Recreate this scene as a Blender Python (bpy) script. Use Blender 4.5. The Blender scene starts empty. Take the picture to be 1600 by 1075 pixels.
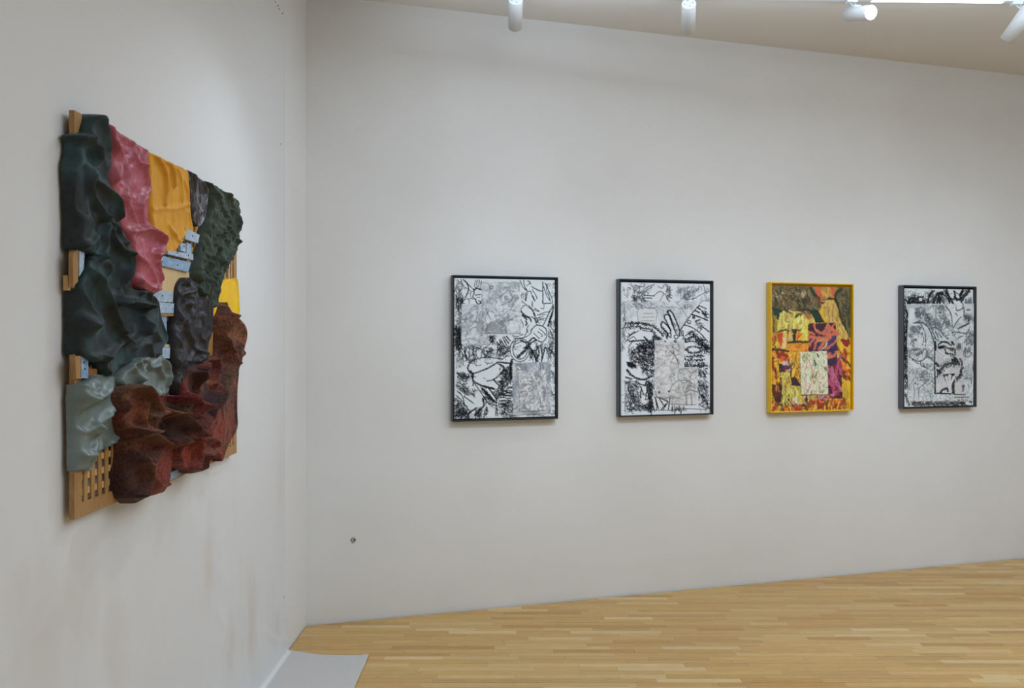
import bpy, bmesh, math, random
import numpy as np
from mathutils import Vector, Matrix
# ------------------------------------------------------------------ camera, world, light, exposure
S = bpy.context.scene
COL = S.collection
F = 1300.0                       # focal length in photograph pixels (1600 wide)
HZ = 531.0                       # horizon row
CAMZ = 1.6
cd = bpy.data.cameras.new('camera'); cam = bpy.data.objects.new('camera', cd); COL.objects.link(cam)
cam.location = (0, 0, CAMZ); cam.rotation_euler = (math.pi/2, 0, 0)
cd.sensor_width = 36; cd.lens = 36*F/1600; cd.shift_y = -(537.5-HZ)/1600; cd.clip_start = .05
S.camera = cam
w = bpy.data.worlds.new('world'); S.world = w; w.use_nodes = True
w.node_tree.nodes['Background'].inputs[0].default_value = (.8, .85, .9, 1)
w.node_tree.nodes['Background'].inputs[1].default_value = .3
S.view_settings.view_transform = 'Standard'; S.view_settings.look = 'None'
S.view_settings.exposure = 0.14; S.view_settings.gamma = 1; S.view_settings.use_curve_mapping = False

def area(name, loc, target, size, size_y, power, col=(1, 1, 1)):
    l = bpy.data.lights.new(name, 'AREA'); l.shape = 'RECTANGLE'; l.size = size; l.size_y = size_y
    l.energy = power; l.color = col
    o = bpy.data.objects.new(name, l); COL.objects.link(o); o.location = loc
    o.rotation_euler = (Vector(target)-Vector(loc)).to_track_quat('-Z', 'Y').to_euler(); return o
def spot(name, loc, target, power, deg, blend=1.0, rad=.03, col=(1, 1, 1)):
    l = bpy.data.lights.new(name, 'SPOT'); l.energy = power; l.spot_size = math.radians(deg)
    l.spot_blend = blend; l.shadow_soft_size = rad; l.color = col
    o = bpy.data.objects.new(name, l); COL.objects.link(o); o.location = loc
    o.rotation_euler = (Vector(target)-Vector(loc)).to_track_quat('-Z', 'Y').to_euler(); return o
LED = 3.5
area('added_ceiling_fill', (3.1, 1.5, 3.45), (3.1, 1.6, 0), 4.6, 3.6, 114, (.84, .99, 1.17))  # added overhead fill to even out the room light; no known fitting
area('track_uplight', (2.5, 4.2, 3.33), (2.5, 4.22, 3.54), 5.5, .08, 30, (.78, .98, 1.22))
for i, (x, y, t_px, e, dg) in enumerate([(.9, 2.4, 560, 46, 75), (.2, 2.35, 790, 32, 44), (1.0, 2.35, 1040, 38, 44), (1.9, 2.35, 1265, 42, 44), (2.6, 2.35, 1465, 48, 44), (3.4, 2.35, 1580, 24, 50)]):  # first entry is an added fill that brightens the wall by the corner
    k = (t_px-800)/F; t = (k*4.663+1.155)/(.9593-.2823*k)
    spot('frame_and_fill_spot', (x, y, 3.3), (-1.155+.9593*t, 4.663+.2823*t, 1.35), e, dg, 1, .05, (.80, .98, 1.18))
for (x, y, e) in [(-.1, 3.45, 26), (.7, 3.8, 12)]:
    spot('textile_spot', (x, y, 3.3), (-1.1, 2.95, 1.25), e, 78, 1, .025, (.84, .98, 1.15))


# ------------------------------------------------------------------ helpers
def lin(c):
    c = np.asarray(c, float)/255.0
    return np.where(c <= .04045, c/12.92, ((c+.055)/1.055)**2.4)
def rgba(c): return tuple(lin(c))+(1,)
def link(name, me, mat=None, parent=None, smooth=False):
    o = bpy.data.objects.new(name, me); COL.objects.link(o)
    if mat is not None: me.materials.append(mat)
    if parent is not None: o.parent = parent
    if smooth: me.polygons.foreach_set('use_smooth', [True]*len(me.polygons))
    return o
def tag(o, label=None, cat=None, group=None, kind=None):
    for k, v in (('label', label), ('category', cat), ('group', group), ('kind', kind)):
        if v: o[k] = v
    return o
def empty(name, loc, label, cat, group=None, rot=(0, 0, 0)):
    o = bpy.data.objects.new(name, None); COL.objects.link(o); o.location = loc; o.rotation_euler = rot
    o.empty_display_size = .1
    return tag(o, label, cat, group)
def poly_mesh(name, vs, fs):
    me = bpy.data.meshes.new(name); me.from_pydata([tuple(v) for v in vs], [], fs); me.update(); return me
def fixn(me):
    bm = bmesh.new(); bm.from_mesh(me); bmesh.ops.recalc_face_normals(bm, faces=bm.faces); bm.to_mesh(me); bm.free(); return me
def box(name, x0, x1, y0, y1, z0, z1, mat, parent=None, bev=0):
    bm = bmesh.new(); bmesh.ops.create_cube(bm, size=1)
    for v in bm.verts:
        v.co = Vector(((x0+x1)/2+v.co.x*(x1-x0), (y0+y1)/2+v.co.y*(y1-y0), (z0+z1)/2+v.co.z*(z1-z0)))
    if bev: bmesh.ops.bevel(bm, geom=list(bm.edges), offset=bev, segments=1, affect='EDGES')
    me = bpy.data.meshes.new(name); bm.to_mesh(me); bm.free()
    return link(name, me, mat, parent)
def prism(name, quad, n, thick, mat, parent=None):
    """solid board: quad of 3-D corners of its front, extruded back along -n"""
    q = [Vector(p) for p in quad]; n = Vector(n); k = len(q)
    vs = q+[p-n*thick for p in q]
    fs = [tuple(range(k)), tuple(range(2*k-1, k-1, -1))]+[(i, i+k, (i+1) % k+k, (i+1) % k) for i in range(k)]
    return link(name, fixn(poly_mesh(name, vs, fs)), mat, parent)
def cyl(name, p0, p1, r0, r1, mat, parent=None, seg=32, bev=0.0, cap=True):
    p0 = Vector(p0); p1 = Vector(p1); a = (p1-p0); L = a.length; q = a.to_track_quat('Z', 'Y')
    prof = [(r0-bev, 0), (r0, bev), (r1, L-bev), (r1-bev, L)] if bev else [(r0, 0), (r1, L)]
    vs = []; fs = []
    for r, z in prof:
        for i in range(seg):
            t = 2*math.pi*i/seg; vs.append(p0+q @ Vector((r*math.cos(t), r*math.sin(t), z)))
    for k in range(len(prof)-1):
        for i in range(seg):
            j = (i+1) % seg; fs.append((k*seg+i, k*seg+j, (k+1)*seg+j, (k+1)*seg+i))
    if cap:
        fs.append(tuple(range(seg-1, -1, -1))); fs.append(tuple(range((len(prof)-1)*seg, len(prof)*seg)))
    me = poly_mesh(name, vs, fs)
    o = link(name, me, mat, parent)
    for p in me.polygons: p.use_smooth = len(p.vertices) == 4
    return o
def new_mat(name, col=(200, 200, 200), rough=.6, **kw):
    m = bpy.data.materials.new(name); m.use_nodes = True; b = m.node_tree.nodes['Principled BSDF']
    b.inputs['Base Color'].default_value = rgba(col); b.inputs['Roughness'].default_value = rough
    for k, v in kw.items(): b.inputs[k.replace('_', ' ')].default_value = v
    return m
def N(m, t, **kw):
    n = m.node_tree.nodes.new(t)
    for k, v in kw.items():
        if hasattr(n, k): setattr(n, k, v)
        else: n.inputs[k.replace('_', ' ')].default_value = v
    return n
def L(m, a, b): m.node_tree.links.new(a, b)
def ramp(m, fac, stops):
    r = N(m, 'ShaderNodeValToRGB'); e = r.color_ramp.elements
    while len(e) > 1: e.remove(e[0])
    e[0].position = stops[0][0]; e[0].color = rgba(stops[0][1])
    for p, c in stops[1:]:
        x = e.new(p); x.color = rgba(c)
    L(m, fac, r.inputs[0]); return r.outputs[0]
def coords(m, scale=(1, 1, 1), kind='Object'):
    tc = N(m, 'ShaderNodeTexCoord'); mp = N(m, 'ShaderNodeMapping'); mp.inputs['Scale'].default_value = scale
    L(m, tc.outputs[kind], mp.inputs[0]); return mp.outputs[0]
def noise(m, vec, scale, detail=4, rough=.55, dist=0):
    n = N(m, 'ShaderNodeTexNoise'); n.inputs['Scale'].default_value = scale; n.inputs['Detail'].default_value = detail
    n.inputs['Roughness'].default_value = rough; n.inputs['Distortion'].default_value = dist
    L(m, vec, n.inputs['Vector']); return n.outputs['Fac']
def bump(m, h, strength=.3, dist=.01):
    b = N(m, 'ShaderNodeBump'); b.inputs['Strength'].default_value = strength; b.inputs['Distance'].default_value = dist
    L(m, h, b.inputs['Height']); L(m, b.outputs[0], m.node_tree.nodes['Principled BSDF'].inputs['Normal']); return b
def base(m, sock): L(m, sock, m.node_tree.nodes['Principled BSDF'].inputs['Base Color'])

# ------------------------------------------------------------------ room geometry
XW = -1.155; YC = 4.663; CEIL = 3.54
DX, DY = .9593, .2823                # direction of the picture wall
NX, NY = .2823, -.9593               # its normal into the room
ROOMX = 6.2; ROOMY = -3.2
TE = (ROOMX-XW)/DX; YE = YC+DY*TE

M_wall = new_mat('wall_paint', (226, 224, 220), .85)
v = coords(M_wall); nz = noise(M_wall, v, 1.3, 3); base(M_wall, ramp(M_wall, nz, [(.3, (223, 221, 217)), (.7, (229, 227, 224))]))
bump(M_wall, noise(M_wall, v, 90, 4), .06, .004)
M_ceil = new_mat('ceiling_paint', (226, 223, 219), .9)
M_white = new_mat('white_enamel', (232, 234, 238), .35)
M_gap = new_mat('dark_gap', (52, 42, 32), .9)

def wp(t, z, d=0.0): return Vector((XW+DX*t+NX*d, YC+DY*t+NY*d, z))
def wt(px, d=0.0):                   # position along the picture wall seen in photograph column px
    k = (px-800)/F
    return (k*(YC+NY*d)-XW-NX*d)/(DX-DY*k)
def wz(px, py, d=0.0):
    p = wp(wt(px, d), 0, d); return CAMZ-(py-HZ)*p.y/F
def lw(px, py, d=0.0):               # point on the side wall, d in front of it
    x = XW+d; y = x*F/(px-800); return Vector((x, y, CAMZ-(py-HZ)*y/F))

T = .12
st = lambda o: tag(o, kind='structure')
poly = [(XW, ROOMY), (XW, YC), (ROOMX, YE), (ROOMX, ROOMY)]
st(prism('ceiling', [(x, y, CEIL) for x, y in poly], (0, 0, -1), .1, M_ceil))
st(box('wall_left', XW-T, XW, ROOMY, YC+.03, -.05, CEIL, M_wall))
st(prism('wall_back', [wp(-.03, -.05), wp(TE, -.05), wp(TE, CEIL), wp(-.03, CEIL)], (NX, NY, 0), T, M_wall))
st(box('wall_right', ROOMX, ROOMX+T, ROOMY, YE, -.05, CEIL, M_wall))
st(box('wall_front', XW-T, ROOMX+T, ROOMY-T, ROOMY, -.05, CEIL, M_wall))

# ---- floor: oak strips
M_oak = new_mat('oak_strip', (176, 140, 90), .36)
at = N(M_oak, 'ShaderNodeAttribute'); at.attribute_name = 'tint'
v = coords(M_oak, (1.6, 22, 1), 'Object'); g = noise(M_oak, v, 6, 6, .6, .6)
mx = N(M_oak, 'ShaderNodeMixRGB', blend_type='MULTIPLY'); mx.inputs[0].default_value = 1
L(M_oak, at.outputs['Color'], mx.inputs[1]); L(M_oak, ramp(M_oak, g, [(.25, (225, 215, 200)), (.7, (255, 255, 255))]), mx.inputs[2])
base(M_oak, mx.outputs[0]); bump(M_oak, g, .05, .002)
fl = st(prism('floor', [(XW-.01, ROOMY, -.006), (XW-.01, YC+.1, -.006), (ROOMX, YE+.1, -.006), (ROOMX, ROOMY, -.006)], (0, 0, 1), .05, M_gap))
rng = random.Random(4)
SW = .046
strips = []
tones = [(216, 176, 108), (213, 171, 102), (220, 184, 120), (200, 155, 86), (217, 178, 108), (209, 166, 96), (228, 198, 142), (214, 174, 104), (216, 177, 109), (211, 170, 102), (204, 164, 100), (222, 188, 126)]
j = 0; y = ROOMY
while y < YE:
    # where the row meets the slanted wall
    xr = ROOMX-.004
    tcut = (y-YC)/DY
    x = XW+.006+(DX*tcut if tcut > 0 else 0)-rng.random()*.5
    while x < xr:
        L_ = rng.uniform(.22, .6); x1 = min(x+L_, xr)
        strips.append((x, x1, y, min(y+SW, YE+.02), rng.choice(tones), rng.uniform(.95, 1.04)))
        x = x1
    y += SW
def strip_poly(s):
    x0, x1, y0, y1, c, k = s; g_ = .0004
    P = [(x0+g_, y0+g_), (x1-g_, y0+g_), (x1-g_, y1-g_), (x0+g_, y1-g_)]
    def clip(P, a, b, c_):
        out = []
        for i in range(len(P)):
            p, q = P[i], P[(i+1) % len(P)]; fp = a*p[0]+b*p[1]+c_; fq = a*q[0]+b*q[1]+c_
            if fp >= 0: out.append(p)
            if (fp >= 0) != (fq >= 0):
                u = fp/(fp-fq); out.append((p[0]+(q[0]-p[0])*u, p[1]+(q[1]-p[1])*u))
        return out
    P = clip(P, 1, 0, -(XW+.006))
    if len(P) < 3: return P
    return clip(P, NX, NY, -(NX*XW+NY*YC)-.012)
def inview(P):
    cx = sum(p[0] for p in P)/len(P); cy = sum(p[1] for p in P)/len(P)
    if cy < 3.75: return 0
    px = 800+F*cx/cy
    if px < 420 or px > 1640: return 0
    return 1/cy
def strip_geo(P, c, k, vs, fs, cs, hz=0):
    b = len(vs); n = len(P)
    vs += [(p[0], p[1], hz) for p in P]+[(p[0], p[1], -.006) for p in P]
    fs.append(tuple(range(b, b+n)))
    for i in range(n): fs.append((b+i, b+i+n, b+(i+1) % n+n, b+(i+1) % n))
    cc = tuple(lin(c)*k)+(1,); cs += [cc]*(2*n)
polys = [(strip_poly(s), s) for s in strips]; polys = [(P, s) for P, s in polys if len(P) >= 3]
def parea(P): return abs(sum(P[i][0]*P[(i+1) % len(P)][1]-P[(i+1) % len(P)][0]*P[i][1] for i in range(len(P))))/2
polys.sort(key=lambda q: -inview(q[0])**3*parea(q[0]))
def add_tint(me, cs):
    a = me.color_attributes.new('tint', 'FLOAT_COLOR', 'POINT'); a.data.foreach_set('color', np.array(cs, 'f').ravel())
for P, s in polys[:300]:
    vs, fs, cs = [], [], []; strip_geo(P, s[4], s[5], vs, fs, cs, rng.uniform(-.0004, .0003))
    me = poly_mesh('oak_strip', vs, fs); add_tint(me, cs); link('oak_strip', me, M_oak, fl)
vs, fs, cs = [], [], []
for P, s in polys[300:]: strip_geo(P, s[4], s[5], vs, fs, cs)
me = poly_mesh('oak_strips', vs, fs); add_tint(me, cs); tag(link('oak_strips', me, M_oak, fl), kind='stuff')
# ------------------------------------------------------------------ numpy noise
def vnoise(x, y, seed=0):
    xi = np.floor(x).astype(np.int64); yi = np.floor(y).astype(np.int64); fx = x-xi; fy = y-yi
    fx = fx*fx*(3-2*fx); fy = fy*fy*(3-2*fy)
    def h(a, b):
        n = (a*374761393+b*668265263+seed*1442695041) & 0xffffffff
        n = ((n ^ (n >> 13))*1274126177) & 0xffffffff
        return ((n ^ (n >> 16)) & 0xffff)/65535.0
    return (h(xi, yi)*(1-fx)+h(xi+1, yi)*fx)*(1-fy)+(h(xi, yi+1)*(1-fx)+h(xi+1, yi+1)*fx)*fy
def fbm(x, y, seed=0, o=4):
    s = 0; a = .5; t = 0
    for k in range(o):
        s = s+a*vnoise(x*2**k, y*2**k, seed+k*17); t += a; a *= .5
    return s/t
def ridged(x, y, seed=0, o=3):
    s = 0; a = .5; t = 0
    for k in range(o):
        s = s+a*(1-np.abs(2*vnoise(x*2**k, y*2**k, seed+k*17)-1)); t += a; a *= .5
    return s/t
def segd(X, Y, a, b):
    dx, dy = b[0]-a[0], b[1]-a[1]; l2 = dx*dx+dy*dy+1e-12
    t = np.clip(((X-a[0])*dx+(Y-a[1])*dy)/l2, 0, 1)
    return np.hypot(X-a[0]-t*dx, Y-a[1]-t*dy)
def smooth_pl(p, n=6):
    p = np.array(p, float)
    if len(p) < 3: return p
    out = []
    q = np.vstack([2*p[0]-p[1], p, 2*p[-1]-p[-2]])
    for i in range(1, len(q)-2):
        for k in range(n):
            t = k/n; a, b, c, d = q[i-1], q[i], q[i+1], q[i+2]
            out.append(.5*((2*b)+(-a+c)*t+(2*a-5*b+4*c-d)*t*t+(-a+3*b-3*c+d)*t**3))
    out.append(p[-1]); return np.array(out)
def grid_mesh(name, P, mat, parent=None, cols=None, skirt=None, thick=0, both=False):
    """P: (rows, cols, 3) array of points -> smooth mesh; skirt: (rows*, cols*, 3) same-shape back positions for the border"""
    R, C, _ = P.shape
    idx = np.arange(R*C).reshape(R, C)
    f = np.stack([idx[:-1, :-1], idx[:-1, 1:], idx[1:, 1:], idx[1:, :-1]], -1).reshape(-1, 4)
    vs = P.reshape(-1, 3)
    if skirt is not None:
        loop = np.concatenate([idx[0, :], idx[1:, -1], idx[-1, -2::-1], idx[-2:0:-1, 0]])
        back = skirt.reshape(-1, 3)[loop]; k = len(loop); b = len(vs)
        vs = np.vstack([vs, back]); nb = b+np.arange(k)
        f = np.vstack([f, np.stack([loop, nb, np.roll(nb, -1), np.roll(loop, -1)], -1)])
    me = bpy.data.meshes.new(name)
    me.vertices.add(len(vs)); me.vertices.foreach_set('co', vs.astype('f').ravel())
    me.loops.add(f.size); me.loops.foreach_set('vertex_index', f.astype('i').ravel())
    me.polygons.add(len(f)); me.polygons.foreach_set('loop_start', np.arange(0, f.size, 4, dtype='i'))
    me.polygons.foreach_set('use_smooth', np.ones(len(f), bool))
    me.update(calc_edges=True); me.validate()
    if cols is not None:
        c = cols.reshape(-1, 3)
        if skirt is not None: c = np.vstack([c, c[loop]])
        c = np.hstack([c, np.ones((len(c), 1))])
        a = me.color_attributes.new('tint', 'FLOAT_COLOR', 'POINT'); a.data.foreach_set('color', c.astype('f').ravel())
    return link(name, me, mat, parent)

# ------------------------------------------------------------------ white sheet over the side wall, running out on the floor
M_sheet = new_mat('sheet_fabric', (214, 212, 209), .8)
at = N(M_sheet, 'ShaderNodeAttribute'); at.attribute_name = 'tint'; base(M_sheet, at.outputs['Color'])
v = coords(M_sheet, (1, 60, 60)); bump(M_sheet, noise(M_sheet, v, 12, 3), .05, .002)
SY0, SY1 = -1.2, 4.215
ny, ns = 420, 260
Yg = np.linspace(0, 1, ny)**.75*(SY1-SY0)+SY0
wallh = 3.49
s = np.concatenate([np.linspace(0, 1, 60)[:-1]*2.0, np.linspace(2.0, wallh+.42, ns-59)])   # distance down from the top edge
Sg, YY = np.meshgrid(s, Yg, indexing='ij')
rad = .018
a0 = wallh-rad
ang = np.clip((Sg-a0)/rad, 0, math.pi/2)
zz = np.where(Sg < a0, wallh-Sg, rad-rad*np.sin(ang))
run = np.maximum(Sg-a0-rad*math.pi/2, 0)
xx = np.where(Sg < a0, 0, rad-rad*np.cos(ang))+run
low = np.clip((Sg-1.7)/1.5, 0, 1)*np.clip((wallh-Sg)/.25, 0, 1)
# long soft draped folds fanning towards the floor, little tucks above the edge
fan = fbm((YY-2.6)/(1+.35*low)*5.5+1.5*fbm(YY*1.1, Sg*.8, 3), Sg*.5, 7, 3)
dd = .004+.010*(fan-.45)*(.35+low)+.0022*ridged(YY*9+Sg*1.5, Sg*1.1, 23, 2)*(.3+low)
def crease(pts, amp, wd):
    global dd
    pts = [lw(x, y, .006) for x, y in pts]
    D = np.full(YY.shape, 9.)
    for a, b in zip(pts[:-1], pts[1:]): D = np.minimum(D, segd(YY, zz, (a.y, a.z), (b.y, b.z)))
    dd = dd+.45*amp*np.exp(-(D/wd)**2)*(Sg < a0+.02)
for p, a_, w_ in [([(412, 985), (430, 1002), (452, 1009)], .012, .02), ([(404, 972), (420, 990), (436, 1004)], -.006, .03),
                  ([(60, 990), (85, 940), (95, 900)], .006, .02), ([(120, 1060), (122, 985), (130, 940)], .006, .015),
                  ([(175, 1030), (185, 975), (195, 930)], .006, .02), ([(228, 1020), (236, 970), (250, 940)], .006, .015),
                  ([(262, 1030), (262, 990), (258, 950)], .004, .01), ([(345, 1020), (352, 985), (340, 960)], .007, .02),
                  ([(365, 1040), (350, 1000), (352, 960)], .005, .02), ([(300, 800), (330, 880), (380, 960)], .006, .04),
                  ([(60, 940), (30, 990), (10, 1040)], .006, .03), ([(74, 180), (72, 230), (78, 290)], .004, .012)]:
    crease(p, a_, w_)
edge = np.clip((SY1-YY)/.02, 0, 1)
dd = np.maximum(dd, .002)*(.3+.7*edge)
# the far lower corner is pulled towards the skirting line
pull = np.exp(-((Sg-wallh)/.12)**2)*np.clip((YY-3.9)/.3, 0, 1)**2
Yd = YY+.06*pull
P = np.stack([XW+.003+xx+np.where(Sg < a0, dd, dd*np.cos(ang)), Yd, np.maximum(zz, 0)+np.where(run > 0, .003+.0015*vnoise(YY*6, run*8, 5), .002)+dd*np.sin(ang)*.3], -1)
P[..., 2] += np.where(run > .38, .004*np.clip((YY-4.1)/.1, 0, 1), 0)
tone = np.ones(YY.shape)
c_sheet = lin((221, 220, 218))[None, None, :]*np.ones(YY.shape+(3,))
stain = np.clip(fbm(YY*6+2*fbm(YY*2, Sg*2, 9), Sg*1.6, 31, 4)*2.6-1.45, 0, 1)*low
for (x, y, r) in [(432, 978, .07), (327, 880, .12), (120, 940, .15), (180, 1000, .12), (70, 1000, .15), (360, 1010, .1), (30, 960, .1)]:
    q = lw(x, y, .006); stain = np.maximum(stain, .8*np.clip(1.3-np.hypot((YY-q.y)/r, (zz-q.z)/(r*2.2))-.9*fbm(YY*14, Sg*9, 41), 0, 1))
c_st = lin((205, 192, 178))
c_sheet = c_sheet*(1-stain[..., None]*.62)+c_st*stain[..., None]*.62
c_floor = lin((196, 190, 184)); fm = np.clip(run/.01, 0, 1)[..., None]*.8
c_sheet = c_sheet*(1-fm)+c_floor*fm
sheet = grid_mesh('wall_sheet', P, M_sheet, None, c_sheet)
so = sheet.modifiers.new('thick', 'SOLIDIFY'); so.thickness = .001; so.offset = 1
tag(sheet, 'white stained fabric sheet covering the side wall and running out onto the floor', 'sheet')
# tacks holding it
M_tack = new_mat('tack_steel', (120, 118, 112), .4, Metallic=.8)
tk = [(430, 3), (434, 9), (436, 14), (441, 21), (438, 225), (443, 933)]
for i, (x, y) in enumerate(tk):
    p = lw(x, y, .009); c_ = cyl('tack_head', p, p+Vector((.003, 0, 0)), .0035, .0025, M_tack, sheet, 10)
# ------------------------------------------------------------------ broken anchor hole in the picture wall
M_plaster = new_mat('raw_plaster', (176, 168, 156), .95)
M_dark = new_mat('hole_dark', (48, 42, 36), .95)
ht = wt(552, 0); hz = wz(552, 844, 0)
hole = empty('wall_patch', wp(ht, hz, 0), 'small round patch of broken plaster with two dark screw holes, low on the picture wall', 'wall patch')
vs = []; fs = []; n = 22; rr = random.Random(2)
rings = [(1.0, 0), (.86, .0035), (.7, .001), (.35, .0015)]
for r, d in rings:
    for i in range(n):
        a = 2*math.pi*i/n; k = .017*r*(1+.12*rr.uniform(-1, 1)); vs.append(wp(k*math.cos(a)*.95, k*math.sin(a), d+.0004)-wp(0, 0, 0))
vs.append(wp(0, 0, .001)-wp(0, 0, 0))
for q in range(3):
    for i in range(n): fs.append((q*n+i, q*n+(i+1) % n, (q+1)*n+(i+1) % n, (q+1)*n+i))
for i in range(n): fs.append((3*n+i, 3*n+(i+1) % n, 4*n))
o = link('plaster_rim', poly_mesh('plaster_rim', vs, fs), M_plaster, hole)
def hole_disc(u, w_, r):
    p = wp(u, w_, .002)-wp(0, 0, 0); q = wp(u, w_, .0035)-wp(0, 0, 0); cyl('screw_hole', p, q, r, r, M_dark, hole, 12)
hole_disc(-.012, .002, .0035); hole_disc(.006, .002, .0042); hole_disc(-.002, -.011, .002)
# ------------------------------------------------------------------ track and spotlights
M_led = new_mat('led_diffuser', (255, 255, 255), .5)
b = M_led.node_tree.nodes['Principled BSDF']; b.inputs['Emission Color'].default_value = (.9, .95, 1, 1); b.inputs['Emission Strength'].default_value = LED
M_lens = new_mat('lamp_lens', (255, 255, 255), .3)
b = M_lens.node_tree.nodes['Principled BSDF']; b.inputs['Emission Color'].default_value = (.92, .96, 1, 1); b.inputs['Emission Strength'].default_value = 30
M_lamp = new_mat('lamp_enamel', (206, 206, 206), .4)
M_glass = new_mat('unlit_lens', (60, 62, 66), .15)
TZ = 3.512                                   # underside of the track
def ty(x): return 4.60+.046*(x+1)*.65
def seg(name, x0, x1, z0, z1, hw, mat, parent):
    q = [Vector((x0, ty(x0)-hw, z0)), Vector((x1, ty(x1)-hw, z0)), Vector((x1, ty(x1)+hw, z0)), Vector((x0, ty(x0)+hw, z0))]
    return prism(name, q, (0, 0, -1), z1-z0, mat, parent)
track = empty('light_track', (0, ty(0), TZ), 'long white ceiling track with a glowing strip, carrying the spotlights', 'track light')
track.location = (0, 0, 0)
seg('track_rail', XW+.1, ROOMX-.1, TZ, CEIL, .018, M_white, track)
for a, b_ in [(2.03, 2.78)]:
    seg('led_strip', a, b_, TZ-.0015, TZ, .014, M_led, track)
def head(px, rear, axis, length, label, lit=False, joint=.5, stem_px=None):
    """rear: centre of the back cap; axis points the way the lamp shines"""
    R = .0392
    rear = Vector(rear); ax = Vector(axis).normalized(); front = rear+ax*length
    mid = rear+ax*(length*joint)
    base_p = Vector((mid.x, ty(mid.x), TZ))
    o = empty('spotlight', base_p, label, 'spotlight', 'white track spotlights')
    W = lambda p: Vector(p)-base_p
    cyl('lamp_body', W(rear), W(front), R, R, M_lamp, o, 40, .003)
    side = ax.cross(Vector((0, 0, 1))).normalized(); up = side.cross(ax)
    for (a, b_) in [(.55, .15), (-.15, .55), (-.55, -.15), (.15, -.55)]:
        p = rear+side*(a*R)+up*(b_*R); cyl('vent_hole', W(p+ax*.002), W(p-ax*.0006), .0032, .0032, M_dark, o, 10)
    if lit:
        cyl('lens', W(front-ax*.004), W(front+ax*.0012), R-.003, R-.003, M_lens, o, 32)
    else:
        cyl('lens', W(front-ax*.004), W(front+ax*.0006), R-.005, R-.005, M_glass, o, 32)
    for s_ in (-1, 1):
        off = Vector((s_*.011, 0, 0))
        cyl('yoke_arm', W(Vector((mid.x, mid.y, mid.z+R*.75)))+off, W(Vector((mid.x, base_p.y, TZ-.012)))+off, .0045, .0045, M_white, o, 12)
    cyl('joint', W(Vector((mid.x-.018, mid.y, mid.z+R))), W(Vector((mid.x+.018, mid.y, mid.z+R))), .009, .009, M_white, o, 16)
    seg_o = box('track_adapter', -.03, .03, -.017, .017, -.014, 0, M_white, o, .002)
    return o, front, ax
def at_px(px, py, Y): return Vector(((px-800)/F*Y, Y, CAMZ-(py-HZ)*Y/F))
head(804, at_px(805.8, -1, 4.56), (-.010, .91, -.42), .20, 'white cylindrical spotlight at the left end of the row, nearest the corner')
head(1076, at_px(1076.3, 5.5, 4.56), (.178, .91, -.42), .20, 'white cylindrical spotlight showing four vent holes in its back cap, second from the corner')
o3, f3, a3 = head(1345, at_px(1326, 22.5, 4.68), (.26, -.90, -.30), .19, 'lit white spotlight whose glowing lens faces the room', True, .4)
head(1590, at_px(1608, 13, 4.62), (-.30, .55, -.70), .19, 'tilted white spotlight cut off by the right edge of the picture', False, .2)
# ------------------------------------------------------------------ textile wall piece
PD = .040                                    # front of the wooden lattice, in front of the wall
TY0, TY1, TZ0, TZ1 = 2.121, 3.371, 1.1415, 2.186
art = empty('textile_assemblage', (0, 0, 0), 'large wooden lattice panel draped with crumpled coloured fabrics, hung on the white-covered side wall', 'wall art')
def wood_mat(name, stops, sc=(20, 1.5, 1.5), r=.55):
    m = new_mat(name, (170, 120, 70), r); v = coords(m, sc); g = noise(m, v, 7, 5, .6, .8)
    base(m, ramp(m, g, stops)); bump(m, g, .12, .002); return m
M_woodv = wood_mat('lattice_wood', [(.25, (148, 106, 58)), (.75, (184, 142, 88))], (8, 30, 2))
M_woodh = wood_mat('lattice_wood_light', [(.25, (190, 148, 90)), (.75, (220, 180, 118))], (8, 2, 30))
M_woodd = wood_mat('lattice_wood_dark', [(.25, (122, 76, 36)), (.75, (160, 106, 54))], (8, 30, 2))
M_pine = wood_mat('pale_board', [(.3, (206, 172, 122)), (.7, (226, 196, 148))], (6, 40, 2))
M_blue = wood_mat('blue_painted_board', [(.3, (110, 144, 182)), (.5, (140, 170, 200)), (.75, (186, 200, 210))], (10, 5, 8), .6)
M_blue2 = wood_mat('whitewashed_board', [(.3, (134, 160, 188)), (.5, (166, 186, 204)), (.75, (206, 210, 210))], (10, 5, 8), .6)
M_mustard = new_mat('mustard_board', (158, 118, 56), .6)
M_screw = new_mat('screw_dark', (52, 56, 64), .5)
X0 = XW+PD
fw = .037
box('frame_bar', X0-.015, X0, TY0, TY0+fw, TZ0, TZ1, M_woodv, art, .0012)
box('frame_bar', X0-.015, X0, TY1-fw, TY1, TZ0, TZ1-.014, M_woodv, art, .0012)
box('frame_bar', X0-.0155, X0-.0005, TY0+fw, TY1-fw, TZ0, TZ0+fw, M_woodv, art, .0012)
box('frame_bar', X0-.0155, X0-.0005, TY0+fw, TY1-fw, TZ1-fw, TZ1-.014, M_woodv, art, .0012)
pitch = .0378
k = 0; y = TY0+fw+.010
while y < TY1-fw-.012:
    box('upright_slat', X0-.0045, X0-.001, y+.001, y+.020, TZ0+fw, TZ1-fw, M_woodv, art); y += pitch
z = TZ0+fw+.016
while z < TZ1-fw-.012:
    box('cross_slat', X0-.0080, X0-.0046, TY0+fw, TY1-fw, z+.001, z+.0185, M_woodh, art); z += .0395
def board(name, quad, d, th, mat, dots=()):
    q = [lw(x, y, d) for x, y in quad]
    o = prism(name, q, (1, 0, 0), th, mat, art)
    for x, y in dots:
        p = lw(x, y, d); cyl('nail_head', p-Vector((.001, 0, 0)), p+Vector((.0012, 0, 0)), .0032, .0028, M_screw, o, 8)
    return o
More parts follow.
